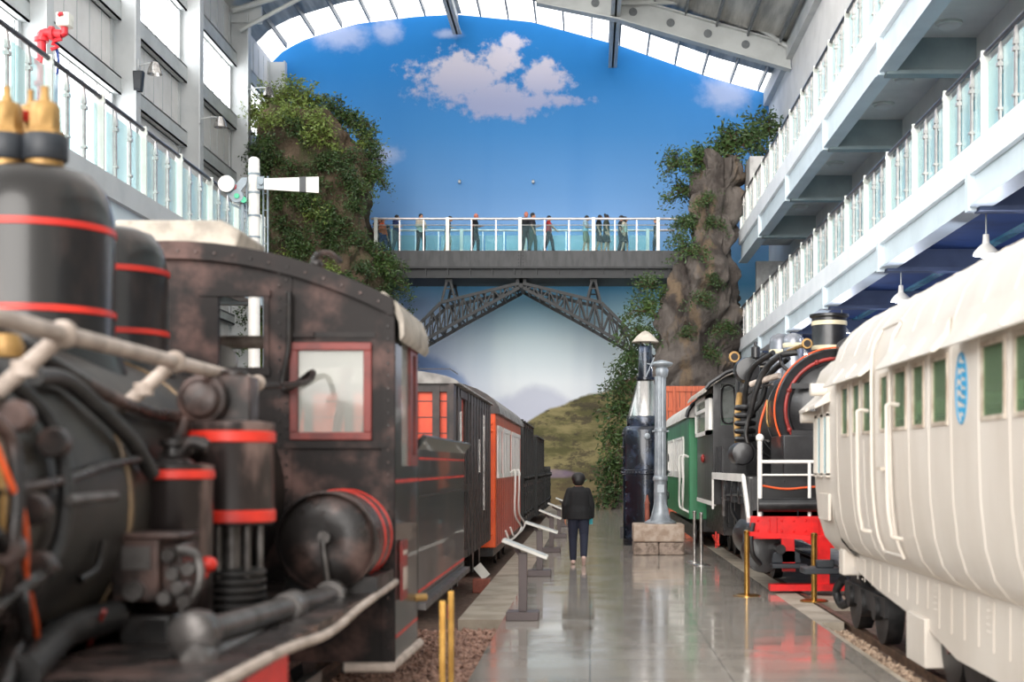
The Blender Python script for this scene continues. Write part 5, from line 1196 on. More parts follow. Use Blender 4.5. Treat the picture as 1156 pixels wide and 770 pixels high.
# ================================================================== WHITE RAILCAR, RIGHT FOREGROUND
def railcar():
    XC = 3.72
    t = thing('railcar', 'cream white ribbed railcar with awnings over its windows, nearest on the right', 'railcar', (XC, 9, 0))
    low = [(2.86, .86), (2.74, .93), (2.645, 1.05), (2.585, 1.25), (2.55, 1.55), (2.54, 1.85), (2.535, 2.09)]
    up = [(2.535, 2.6), (2.54, 2.72)]
    roof = [(2.56, 2.84), (2.63, 3.04), (2.75, 3.2), (2.92, 3.33), (3.2, 3.42), (XC, 3.46)]
    y0, y1 = 1.5, 15.0
    Yof = lambda px: 2.535*F/(px - VX)
    wins = [(1108, 1135), (1145, 1182), (1052, 1070), (1030, 1043), (1009, 1023), (993.5, 1002.5), (974, 985), (962.5, 970.5), (950, 957.5)]
    wy = sorted([(Yof(b), Yof(a)) for a, b in wins] + [(6.55, 7.35), (5.5, 6.3), (4.4, 5.2), (3.3, 4.1), (2.2, 3.0)])
    b = MB()
    def strip(pts, ya, yb, th=.0):
        o = len(b.v); b.v += [(x, y, z) for y in (ya, yb) for x, z in pts]; n = len(pts)
        b.f += [(o + i, o + i + 1, o + n + i + 1, o + n + i)[::-1] for i in range(n - 1)]
    full = low + up + roof
    def mirror(pts): return [(2*XC - x, z) for x, z in pts]
    strip(low, y0, y1); strip(up + roof, y0, y1)
    cuts = [y0] + [v for w in wy for v in w] + [y1]
    for a, c in zip(cuts[::2], cuts[1::2]): strip([low[-1], up[0]], a, c)
    b2 = MB(); s0 = len(b.f)
    far = mirror(full); o = len(b.v); b.v += [(x, y, z) for y in (y0, y1) for x, z in far]; n = len(far); b.f += [(o + i, o + i + 1, o + n + i + 1, o + n + i) for i in range(n - 1)]
    pl = full + mirror(full)[::-1]
    for yy in (y0, y1):
        o = len(b.v); b.v += [(x, yy, z) for x, z in pl]; q = tuple(range(o, o + len(pl))); b.f.append(q if yy == y1 else q[::-1])
    # ribs follow the cross section
    rib_px = [960.7, 974.7, 1025.5, 1048, 1073.6, 1104.5, 1139.5, 945]
    ribs = [Yof(p) for p in rib_px] + [7.9, 7.3, 6.4, 5.4, 4.3, 3.2, 2.1]
    def rib(pts, y, w=.013, h=.006):
        for (xa, za), (xb, zb) in zip(pts, pts[1:]):
            d = Vector((xb - xa, 0, zb - za)).normalized(); nn = Vector((-d.z, 0, d.x))*h
            b.add([(xa, y - w, za), (xb, y - w, zb), (xb + nn.x, y - w*.4, zb + nn.z), (xa + nn.x, y - w*.4, za + nn.z), (xa, y + w, za), (xb, y + w, zb), (xb + nn.x, y + w*.4, zb + nn.z), (xa + nn.x, y + w*.4, za + nn.z)],
                  [(0, 3, 2, 1), (4, 5, 6, 7), (3, 7, 6, 2)])
    for y in ribs:
        blocked = any(a - .02 < y < c + .02 for a, c in wy)
        if blocked: rib(low[:-1] + [(2.535, 2.04)], y)
        else: rib(low + up, y)
        rib([up[-1]] + roof, y)
    for y in (Yof(985.5), Yof(1006)): rib([up[-1]] + roof, y)
    body = b.build('body', 'railcar', t, True, 0, 35)
    # awnings in three runs
    for ya, yb in ((1.6, Yof(1083)), (Yof(1083) + .28, Yof(1005)), (Yof(985), 14.7)):
        aw = MB(); pts = [(2.545, 2.86), (2.5, 2.74), (2.41, 2.63), (2.40, 2.605), (2.43, 2.605), (2.54, 2.69)]
        n = len(pts); k = 1
        ends = [(ya, .0), (yb, .0)]
        aw.add([(x, y, z) for y in (ya, yb) for x, z in pts], [(i, n + i, n + (i + 1) % n, (i + 1) % n) for i in range(n)] + [tuple(range(n)), tuple(range(n, 2*n))[::-1]])
        y = ya + .6
        while y < yb - .3: aw.beam((2.5, y, 2.755), (2.4, y, 2.625), .02, .02); y += .68
        aw.build('awning', 'railcar', t, True, 0, 30)
    # windows
    for a, c in wy:
        w = .022
        f = MB().box(2.525, 2.55, a, a + w, 2.09, 2.6).box(2.525, 2.55, c - w, c, 2.09, 2.6).box(2.525, 2.55, a + w, c - w, 2.09, 2.12).box(2.525, 2.55, a + w, c - w, 2.565, 2.6)
        f = f.build('window_frame', 'railcar_frame', t, False)
        MB().box(2.541, 2.546, a + w, c - w, 2.12, 2.565).build('pane', 'car_glass', f, False)
    # cabin inside: floor, far lining and seats
    MB().box(2.75, 4.7, 1.7, 14.8, 1.0, 1.06).box(4.68, 4.72, 1.7, 14.8, 1.06, 2.52).build('cabin_lining', 'seat_wood', t, False)
    MB().box(4.68, 4.72, 1.7, 14.8, 2.52, 3.3).build('curtain', 'seat_green', t, False); MB().box(4.6, 4.68, 1.7, 14.8, 2.69, 2.74).box(4.64, 4.68, 1.7, 14.8, 2.5, 2.54).build('luggage_rail', 'seat_pale', t, False)
    for y in (3.2, 5.3, 7.4, 9.5, 11.6, 13.7): MB().box(4.6, 4.69, y, y + .3, 1.06, 3.2).build('cabin_pillar', 'seat_wood', t, False)
    y = 2.4
    while y < 14.5:
        s = MB().box(2.75, 3.5, y, y + .12, 1.4, 2.32).box(2.75, 3.5, y - .45, y + .1, 1.38, 1.52).build('seat', 'seat_green', t, True, .04)
        MB().box(2.74, 3.51, y - .02, y + .14, 2.22, 2.36).build('seat_cover', 'seat_pale', s, True, .04); y += 1.35
    # door outline with grab rails
    yd0, yd1 = Yof(1008), Yof(987)
    dr = MB()
    for y in (yd0, yd1): dr.tube(bez([(2.60, y, 3.0), (2.515, y, 2.78), (2.51, y, 2.1), (2.52, y, 1.6), (2.56, y, 1.22), (2.63, y, 1.02)], 5), .014, 8)
    dr.tube([(2.62, yd0, 3.02), (2.62, yd1, 3.02)], .014, 8).tube([(2.62, yd0, 1.04), (2.62, yd1, 1.04)], .014, 8)
    d = dr.build('door', 'railcar', t)
    MB().box(2.48, 2.53, yd0 + .25, yd0 + .42, 1.76, 1.79).build('door_handle', 'railcar_frame', d)
    for y in (yd0 - .25, yd1 + .25): MB().tube(bez([(2.53, y, 2.3), (2.44, y, 2.3), (2.43, y, 2.2), (2.44, y, 1.5), (2.47, y, 1.27), (2.48, y, 1.22), (2.56, y, 1.2)], 6), .017, 8).build('grab_rail', 'railcar', t)
    # skirt
    sk = [(15.2, .87), (15.4, .72), (14.1, .58), (12.1, .45), (11.0, .3), (9.0, .29), (8.6, .45), (1.6, .45), (1.6, .87)]
    skb = MB().prism(sk, 2.84, 2.87, 'x').build('skirt', 'railcar', t, False)
    sr = MB()
    for k in range(34):
        y = 2.2 + .39*k; sr.box(2.834, 2.84, y - .01, y + .01, .6 if y > 11.6 else .48, .84)
        if k % 4 == 0: sr.rivets([(2.84, y + .1 + .05*j, .62 + .05*i) for j in (0, 1) for i in range(5)], .008, (-1, 0, 0))
    merge(sr, 'railcar', skb)
    # emblem
    ye = Yof(1085.5); em = MB(); zc = 2.33; a, c = .14, .24
    for k in range(8):
        z0 = zc - c + .06*k + .01; z1 = z0 + .03
        h0, h1 = [a*math.sqrt(max(0, 1 - ((z - zc)/c)**2)) for z in (z0, z1)]
        em.prism([(ye - h0, z0 - .012), (ye - .01, z0 + .01), (ye - .01, z1 + .012), (ye - h1, z1)], 2.529, 2.537, 'x')
    ring = [(ye + a*math.cos(u), zc + c*math.sin(u)) for u in [PI*2*i/40 for i in range(41)]]
    for (ya, za), (yb, zb) in list(zip(ring, ring[1:])): em.beam((2.533, ya, za), (2.533, yb, zb), .012, .012, (1, 0, 0))
    for k in range(5):
        z0 = zc - .17 + .075*k; em.prism([(ye + .02, z0), (ye + .105*math.sqrt(max(0, 1 - ((z0 - zc)/c)**2)), z0 + .02), (ye + .06, z0 + .05), (ye + .015, z0 + .035)], 2.529, 2.537, 'x')
    em.build('emblem', 'logo_blue', t, False)
    # narrower nose
    nose = MB(); yn0, yn1 = 15.0, 16.75; nl = [(2.95, .78), (2.78, .86), (2.66, 1.0), (2.58, 1.25), (2.55, 1.6), (2.54, 2.3), (2.54, 2.6), (2.555, 2.74), (2.61, 2.87), (2.72, 2.97), (2.95, 3.04), (XC, 3.1)]
    rows = 20; n = len(nl) - 1
    for i in range(rows + 1):
        u = i/rows; k = 1 if u < .6 else max(.04, 1 - ((u - .6)/.402)**2)**.4; y = yn0 + (yn1 - yn0)*u
        for x, z in nl + mirror(nl)[:-1][::-1]:
            nose.v.append((XC + (x - XC)*k, y, z - (1 - k)*.35*(1 if z > 2 else -.6)))
    w = 2*len(nl) - 1
    for i in range(rows):
        for j in range(w - 1): nose.f.append((i*w + j, (i+1)*w + j, (i+1)*w + j + 1, i*w + j + 1))
    nose.f.append(tuple(rows*w + j for j in range(w))[::-1]); nose.build('nose', 'railcar', t, True, 0, 40)
    for a, c in ((15.1, 15.38), (15.5, 15.78), (15.86, 15.98)):
        f = MB().box(2.51, 2.56, a, a + .03, 1.7, 2.36).box(2.51, 2.56, c - .03, c, 1.7, 2.36).box(2.51, 2.56, a, c, 1.68, 1.72).box(2.51, 2.56, a, c, 2.33, 2.37).build('window_frame', 'railcar', t, False)
        MB().box(2.524, 2.53, a + .03, c - .03, 1.72, 2.33).build('pane', 'office_glass', f, False)
    MB().prism([(2.58, 2.62), (2.38, 2.44), (2.38, 2.41), (2.58, 2.5)], 15.05, 15.5).prism([(2.58, 2.62), (2.36, 2.42), (2.36, 2.39), (2.58, 2.5)], 15.58, 16.05).build('awning', 'railcar', t)
    for y, z in ((15.3, 2.62), (16.0, 2.35)): MB().lathe([(.045, -.25), (.068, -.25), (.068, .05), (.045, .1)], (2.62, y, z), 18, 'x').build('lamp_drum', 'railcar', t)
    MB().box(2.53, 2.56, 15.1, 15.75, 1.22, 1.5).build('hatch', 'railcar', t, False)
    # running gear
    MB().box(3.05, 4.4, 2, 16.6, .45, .95).build('underframe', 'grime_dark', t)
    for y in (15.75, 14.35, 11.55, 10.85, 10.15, 4.2, 3.4): wheel(t, 3.02, y, .36, zc=.36, w=.16)
    MB().box(2.8, 3.0, 11.9, 12.6, .1, .52).build('toolbox', 'railcar', t, True, .015)
    MB().box(2.72, 3.1, 15.3, 15.55, .62, .9).build('bracket', 'railcar', t, True, .02)
    bg = MB().box(2.9, 3.0, 14.0, 16.2, .3, .5).cyl((2.86, 15.1, .35), (3.0, 15.1, .35), .15, 18).cyl((2.86, 15.75, .36), (2.95, 15.75, .36), .12, 16).cyl((2.86, 14.35, .36), (2.95, 14.35, .36), .12, 16)
    bg.tube(bez([(2.9, 16.3, .5), (2.86, 16.5, .35), (2.9, 16.4, .2), (2.95, 16.2, .25)], 5), .05, 10).build('bogie_frame', 'tyre', t)
    MB().box(2.45, 2.85, 16.25, 16.65, .56, .63).box(2.6, 2.8, 16.3, 16.4, .63, .72).build('entry_step', 'black_plastic', t, True, .01)
railcar()

# ================================================================== BLACK LOCOMOTIVE, RIGHT
def torus_pts(c, r, n=48, a0=0, a1=2*PI): return [(c[0] + r*math.cos(a0 + (a1 - a0)*i/n), c[1], c[2] + r*math.sin(a0 + (a1 - a0)*i/n)) for i in range(n + 1)]
def black_loco():
    XC = 3.7; ZC = 2.64
    t = thing('steam_locomotive', 'black steam locomotive with red ring and red buffer beam facing the camera on the right', 'locomotive', (XC, 25, 0))
    MB().lathe([(.78, 22.6), (.8, 22.62), (.8, 26.7), (.6, 26.7)], (XC, 0, ZC), 48, 'y').build('boiler', 'boiler_grey', t)
    sb = MB().lathe([(.7, 21.38), (.9, 21.34), (.92, 21.4), (.92, 21.5), (.88, 21.52), (.86, 22.62), (.8, 22.66)], (XC, 0, ZC), 56, 'y').build('smokebox', 'loco_black', t)
    dr = MB().lathe([(.04, 21.16), (.3, 21.18), (.55, 21.25), (.7, 21.34), (.72, 21.4)], (XC, 0, ZC), 48, 'y').build('smokebox_door', 'loco_black', t)
    h = MB()
    for z in (-.35, .35): h.box(XC - .7, XC + .3, 21.14, 21.2, ZC + z - .04, ZC + z + .04)
    h.cyl((XC, 21.0, ZC), (XC, 21.2, ZC), .05, 12).tube([(XC - .15, 21.03, ZC - .1), (XC + .15, 21.03, ZC + .1)], .02, 8).build('door_hinge', 'loco_black', dr)
    MB().tube(torus_pts((XC, 21.31, ZC), .77), .028, 8).build('red_ring', 'red_deep', sb)
    for k in range(8): a = 2*PI*k/8 + .4; MB().sphere((XC + .77*math.cos(a), 21.3, ZC + .77*math.sin(a)), .042, 8).build('ring_knob', 'red_deep', sb)
    MB().tube([(x, y - .0, z) for x, y, z in torus_pts((XC, 21.33, ZC), .935, 48, PI*.42, PI*1.28)] + [(2.95, 21.1, 1.7), (2.9, 20.9, 1.5)], .014, 6).build('orange_wire', 'wire_orange', t)
    for y in (23.4, 24.6, 25.8): MB().lathe([(.803, y - .03), (.812, y - .028), (.812, y + .028), (.803, y + .03)], (XC, 0, ZC), 48, 'y').build('boiler_band', 'boiler_grey', t)
    ch = MB().lathe([(.34, 3.3), (.29, 3.45), (.265, 3.52), (.265, 4.08), (.3, 4.1), (.3, 4.14), (.22, 4.14), (.2, 3.7)], (XC, 22.0, 0), 36).build('chimney', 'loco_black', t)
    for z in (3.62, 4.0): MB().lathe([(.267, z - .035), (.275, z - .03), (.275, z + .03), (.267, z + .035)], (XC, 22.0, 0), 36).build('cream_band', 'cream_band', ch)
    for y, r, xd, top in ((24.6, .18, 3.52, 4.1), (26.0, .19, 3.47, 4.22)):
        d = MB().lathe([(r + .05, 3.3), (r, 3.45), (r, top - .16), (r*.93, top - .09), (r*.7, top - .04), (r*.35, top - .01), (.03, top)], (xd, y, 0), 32).build('dome', 'dome_grey', t)
        MB().lathe([(r + .002, 3.84), (r + .008, 3.85), (r + .008, 3.91), (r + .002, 3.92)], (xd, y, 0), 32).build('cream_band', 'cream_band', d)
    for px, py, Y, k in ((911, 388, 21.6, 1), (829, 403, 26.3, 1.25)):
        hn = MB().lathe([(.05*k, -.02), (.075*k, -.02), (.085*k, 0), (.05*k, .1), (.035*k, .25), (.03*k, .5)], P(px, py, Y), 18, 'y').build('whistle_horn', 'brass', t); MB().lathe([(.054*k, -.026), (.05*k, -.01)], P(px, py, Y), 18, 'y').build('bell_shade_disc', 'dark', hn)  # dark disc painted for the shade inside the bell
    MB().tube([P(911, 388, 22.1), P(890, 396, 23), P(885, 402, 23.5)], .03, 8).build('horn_pipe', 'brass', t)
    MB().lathe([(.05, 0), (.08, .02), (.08, .2), (.03, .24), (.03, .3)], P(853, 405, 25.4), 14).build('valve', 'loco_black', t)
    hl = MB().lathe([(.12, -.16), (.15, -.16), (.15, .08), (.08, .14)], (XC + .12, 21.15, 3.55), 22, 'y').box(XC + .05, XC + .2, 21.1, 21.4, 3.3, 3.45).build('headlamp', 'loco_black', t)
    # sand and steam pipes over the boiler
    for pts, r, m in (([(900, 398, 22.6), (880, 402, 22.7), (862, 420, 23.0), (852, 445, 23.1), (846, 470, 23.2)], .05, 'rubber'), ([(890, 404, 22.9), (868, 424, 23.3), (860, 450, 23.4), (846, 470, 23.5)], .05, 'rubber'),
                      ([(873, 398, 23.3), (850, 415, 23.8), (842, 440, 24.0), (840, 470, 24.2)], .045, 'rubber'), ([(833, 425, 25.5), (832, 450, 25.2), (836, 470, 25)], .04, 'rubber'), ([(880, 400, 22.2), (883, 412, 22.2), (892, 420, 22)], .03, 'loco_black'),
                      ([(846, 470, 23.4), (842, 490, 23.3), (846, 508, 23.2)], .04, 'grime_dark'), ([(866, 452, 22.9), (858, 480, 22.8), (857, 505, 22.6)], .02, 'wire_orange'), ([(866, 452, 22.8), (866, 475, 22.7), (868, 482, 22.7)], .016, 'brass'),
                      ([(848, 434, 23.3), (866, 428, 23), (880, 424, 22.8)], .05, 'cream_rail'), ([(835, 445, 25.2), (832, 475, 24.9), (833, 500, 24.6)], .06, 'brass')):
        MB().tube(bez([P(*q) for q in pts], 6), r, 10).build('pipe', m, t)
    c = P(843, 418, 24.6); MB().lathe([(.06, -.22), (.2, -.2), (.22, -.1), (.22, .2), (.1, .25)], c, 24, 'y').build('dynamo', 'loco_black', t)
    co = MB(); cc = P(841, 478, 23.6)
    for k in range(5): co.tube([(cc.x + .14*math.cos(2*PI*i/16), cc.y + .14*math.sin(2*PI*i/16), cc.z - .26 + .13*k) for i in range(17)], .045, 8)
    co.build('cooling_coil', 'loco_black', t)
    ck = P(838, 512, 22.9); MB().lathe([(.1, -.12), (.17, -.1), (.19, -.03), (.19, .5), (.12, .55)], ck, 26, 'y').build('air_tank', 'loco_black', t)
    bx = MB().box(2.35, 2.75, 25.0, 26.3, 1.65, 2.1)
    for k in range(5): bx.box(2.32, 2.36, 25.05 + .26*k, 25.17 + .26*k, 1.65, 2.15)
    bx.build('side_bracket', 'loco_black', t, False)
    MB().box(2.85, 3.4, 21.0, 22.4, 1.64, 2.26).build('steam_chest', 'loco_black', t, True, .02)
    # running boards with white edges
    for pts, r, m in (([(2.5, 21.6, 1.5), (2.5, 23.5, 1.45), (2.5, 26.2, 1.4)], .03, 'dull_steel'), ([(2.36, 21.8, 1.35), (2.36, 24.5, 1.3), (2.45, 26.4, 1.2)], .022, 'boiler_grey'), ([(2.42, 22.4, 1.5), (2.42, 22.5, 1.0), (2.5, 22.6, .7)], .03, 'dull_steel'),
                      ([(2.42, 24.0, 1.55), (2.4, 24.1, 1.1), (2.55, 24.2, .8)], .03, 'boiler_grey'), ([(2.4, 25.4, 1.55), (2.4, 25.4, .9)], .045, 'dull_steel'), ([(2.9, 22.6, 3.1), (2.86, 24.5, 3.12), (2.9, 26.5, 3.1)], .022, 'dull_steel'),
                      ([(2.86, 22.8, 2.2), (2.84, 24.2, 2.25), (2.86, 26.5, 2.2)], .02, 'dull_steel')):
        MB().tube(bez(pts, 5), r, 8).build('pipe', m, t)
    for y in (22.2, 23.3, 24.4): MB().box(2.34, 2.6, y, y + .35, 1.2, 1.55).cyl((2.32, y + .17, 1.38), (2.4, y + .17, 1.38), .09, 14).build('valve_box', 'boiler_grey', t, True, .015)
    rb = MB().box(2.3, 5.1, 21.2, 26.6, 1.58, 1.64).box(2.3, 5.1, 20.45, 20.52, 1.06, 1.62).prism([(20.45, 1.06), (20.45, 1.64), (21.25, 1.64), (21.25, 1.2)], 2.34, 5.06, 'x').build('running_board', 'loco_black', t, False)
    MB().box(2.27, 2.3, 21.2, 26.5, 1.56, 1.68).box(2.27, 2.3, 26.4, 26.52, 1.0, 1.6).beam((2.285, 21.2, 1.62), (2.285, 20.46, 1.02), .05, .1).build('white_edge', 'white_paint', rb, False)
    ap = MB().box(2.34, 4.9, 20.43, 20.45, 1.16, 1.64); 
    for k in range(9): ap.rivets([(2.5 + .3*k, 20.43, 1.58), (2.5 + .3*k, 20.43, 1.2)], .014)
    ap.cyl((2.4, 20.3, 1.24), (4.9, 20.3, 1.24), .1, 14).tube([(2.45, 20.25, 1.33), (5, 20.25, 1.33)], .012, 6)
    for k in range(4): ap.tube([(2.46 + .5*k, 20.25, 1.08), (2.46 + .5*k, 20.25, 1.34)], .012, 6)
    ap.build('front_apron', 'loco_black', t)
    MB().tube(bez([(2.45, 20.4, 1.52), (2.8, 20.4, 1.47), (3.2, 20.4, 1.5), (3.4, 20.4, 1.49)], 5), .016, 6).build('orange_wire', 'wire_orange', t)
    hr = MB().tube([(2.43, 20.34, 1.08), (2.43, 20.34, 2.17)], .035, 12).sphere((2.43, 20.34, 2.2), .06, 12).tube([(2.43, 20.34, 1.86), (3.3, 20.34, 1.86)], .025, 10).tube([(2.43, 20.34, 1.67), (3.3, 20.34, 1.67)], .014, 8).tube([(3.14, 20.34, 1.08), (3.14, 20.34, 1.86)], .025, 10)
    hr.build('front_handrail', 'white_paint', t)
    # red beam and lower frame
    bb = MB().box(2.3, 5.1, 20.3, 20.46, .8, 1.08).box(2.25, 5.15, 20.22, 20.5, .76, .81)
    bb = bb.build('buffer_beam', 'red_beam', t, True, .008)
    rv = MB()
    for k in range(16): rv.sphere((2.4 + .17*k, 20.3, 1.02), .022, 6).sphere((2.4 + .17*k, 20.3, .87), .022, 6)
    for x in (2.62, 3.22): rv.box(x - .05, x + .05, 20.28, 20.3, .81, 1.07)
    merge(rv, 'red_beam', bb)
    lf = MB().prism([(2.72, .78), (2.9, .78), (2.92, .3), (2.74, .3)], 20.2, 20.3).prism([(2.95, .78), (4.3, .78), (4.2, .66), (3.25, .62)], 20.24, 20.3).prism([(3.24, .78), (3.42, .78), (3.4, .06), (3.22, .06)], 20.2, 20.3).box(2.55, 4.6, 20.1, 20.34, .03, .12)
    lf.build('pilot_frame', 'red_beam', t, False)
    MB().box(2.56, 3.05, 19.95, 20.25, .36, .42).prism([(2.58, .42), (3.0, .42), (2.98, .56), (2.9, .6), (2.68, .6), (2.6, .56)], 20.2, 20.24).build('front_step', 'black_plastic', t, True, .01)
    MB().lathe([(.1, -.1), (.28, -.08), (.3, 0), (.3, .4)], (2.52, 20.6, .55), 24, 'y').cyl((2.7, 20.1, .62), (2.7, 20.5, .62), .07, 12).build('front_cylinder', 'loco_black', t)
    MB().tube(bez([(2.32, 20.2, .98), (2.28, 20.12, .8), (2.3, 20.1, .55), (2.42, 20.2, .4)], 5), .035, 10).build('brake_hose', 'rubber', t)
    cy = MB().lathe([(.1, 21.2), (.3, 21.22), (.32, 21.3), (.32, 22.6)], (2.58, 0, .7), 28, 'y').box(2.4, 2.9, 21.3, 22.5, .9, 1.58).build('cylinder', 'loco_black', t)
    for k, y in enumerate((22.9, 24.0, 25.1, 26.2)):
        wheel(t, 3.0, y, .5, w=.14, hub='white_paint')
    rods = MB().box(2.72, 2.78, 22.8, 26.2, .45, .55).box(2.66, 2.71, 22.5, 25.2, .6, .67)
    for y in (22.9, 24.0, 25.1, 26.2): rods.cyl((2.66, y, .5), (2.9, y, .5), .09, 12).box(2.55, 2.7, y - .05, y + .05, .75, 1.58)
    rods.build('side_rods', 'loco_black', t)
    lv = MB().box(2.44, 2.47, 27.2, 27.26, .25, .5).box(2.44, 2.47, 27.7, 27.76, .2, .52).beam((2.45, 27.1, .3), (2.45, 28.3, .42), .04, .04).build('brake_linkage', 'red_line', t)
    # cab
    ca = MB().box(2.3, 2.35, 26.6, 30.5, 1.08, 2.42).box(2.3, 2.35, 26.6, 26.75, 2.42, 3.3).box(2.3, 2.35, 30.3, 30.5, 2.42, 3.3).box(2.3, 2.35, 26.6, 30.5, 3.15, 3.3).box(5.05, 5.1, 26.6, 30.5, 1.08, 3.3).box(2.35, 5.05, 30.45, 30.5, 1.08, 2.4).build('cab_side', 'loco_side', t, False)
    MB().box(2.29, 2.36, 26.6, 30.5, 1.05, 1.13).build('white_edge', 'white_paint', ca, False)
    fr = MB()
    for a, c, d, e in ((2.3, 2.44, 1.08, 3.35), (2.72, 5.1, 1.08, 3.5), (2.44, 2.72, 1.08, 2.56), (2.44, 2.72, 3.34, 3.45)): fr.box(a, c, 26.55, 26.6, d, e)
    fr = fr.build('cab_front', 'loco_black', t, False)
    ov = [(2.58 + .13*math.cos(2*PI*i/32), 2.95 + .24*max(-1, min(1, 1.6*math.sin(2*PI*i/32))) + .12*math.sin(2*PI*i/32)) for i in range(32)]
    MB().tube([(x, 26.54, z) for x, z in ov + ov[:1]], .02, 6).build('window_frame', 'loco_black', fr)
    MB().box(2.44, 2.72, 26.57, 26.58, 2.56, 3.34).build('pane', 'clear_glass', fr, False)
    rp = [(2.12, 3.2), (2.2, 3.3), (2.5, 3.5), (2.9, 3.64), (3.7, 3.72), (4.5, 3.64), (4.9, 3.5), (5.2, 3.3), (5.28, 3.2)]
    MB().prism(rp + [(x, z - .05) for x, z in rp[::-1]], 26.1, 30.9).build('cab_roof', 'canvas', t, True, 0, 60)
    MB().tube([(x, 26.08, z + .01) for x, z in rp], .035, 8).build('roof_edge', 'loco_black', t)
    y0, y1, z0, z1 = 26.8, 30.35, 2.4, 3.16; wf = MB()
    for a, c, d, e in ((y0, y0 + .9, z0, z1), (y1 - .12, y1, z0, z1), (y0, y1, z0, z0 + .08), (y0, y1, z1 - .08, z1), (y0 + .9, y1, 2.86, 2.93)): wf.box(2.24, 2.3, a, c, d, e)
    wf = wf.build('side_window', 'white_paint', t, False); MB().box(2.26, 2.27, y0 + .9, y1 - .1, z0 + .08, z1 - .08).build('pane', 'clear_glass', wf, False)
    MB().sphere((2.27, 28.6, 1.95), .09, 10, (.5, 1, 1)).build('red_lamp', 'red_deep', t)
    MB().box(2.5, 4.9, 26.6, 30.5, .5, 1.08).build('underframe', 'grime_dark', t)
    for y in (27.6, 29.0, 30.1): wheel(t, 3.0, y, .4)
black_loco()

def green_coach():
    y0, y1, xw, x1 = 31.3, 41.0, 2.18, 5.2
    t = thing('passenger_coach', 'green coach with white windows and pale canvas roof behind the black locomotive', 'coach', (3.7, 36, 0)); XC = (xw + x1)/2
    MB().box(xw, x1, y0, y1, .62, 2.9).build('body', 'green_coach', t, True, .02)
    n = 16; hw = (x1 - xw)/2
    ra = [(XC + (hw + .07)*math.sin(-PI/2 + PI*i/n), 2.86 + .7*math.cos(-PI/2 + PI*i/n)) for i in range(n + 1)]
    MB().prism(ra, y0 - .25, y1 + .1).build('roof', 'canvas_white', t, True, 0, 50)
    MB().tube([(x, y0 - .28, z) for x, z in ra], .045, 8).build('roof_edge', 'loco_black', t)
    for a, c in ((33.0, 36.2), (36.6, 39.8)):
        f = MB().box(xw - .05, xw, a, c, 1.52, 1.68).box(xw - .04, xw, a, c, 2.42, 2.48)
        m = 5
        for j in range(m + 1): y = a + (c - a)*j/m; f.box(xw - .035, xw, y - .1, y + .1, 1.68, 2.42)
        f = f.build('window_frame', 'white_paint', t, False); MB().box(xw - .02, xw - .005, a, c, 1.68, 2.42).build('shutter', 'white_paint', f, False)
    for y in (32.7, 31.4): MB().tube(bez([(xw, y, 2.0), (xw - .12, y, 2.0), (xw - .12, y - .05, 1.5), (xw - .12, y + .1, 1.05), (xw - .1, y + .3 if y < 32 else y, .85), (xw, y, .78)], 6), .025, 8).build('grab_rail', 'white_paint', t)
    MB().box(xw - .006, xw, 33.2, 33.3, .95, 1.35).box(xw - .006, xw, 33.7, 33.85, 1.0, 1.38).build('white_marks', 'white_paint', t, False)
    hk = MB()
    for z in (1.0, 2.0): hk.tube(torus_arc((xw - .1, y1 - 3, z), .1), .03, 6)
    hk.build('hook', 'loco_black', t)
    MB().box(2.5, 4.9, y0, y1, .35, .62).box(xw + .1, xw + .2, y0 + .4, y1 - .4, .2, .5).build('underframe', 'grime_dark', t)
    for y in (32.4, 33.8, 38.6, 40.0): wheel(t, 3.0, y, .4)
def torus_arc(c, r): return [(c[0], c[1] + r*math.cos(a), c[2] + r*math.sin(a)) for a in [PI*1.5*i/14 - .7 for i in range(15)]]
green_coach()
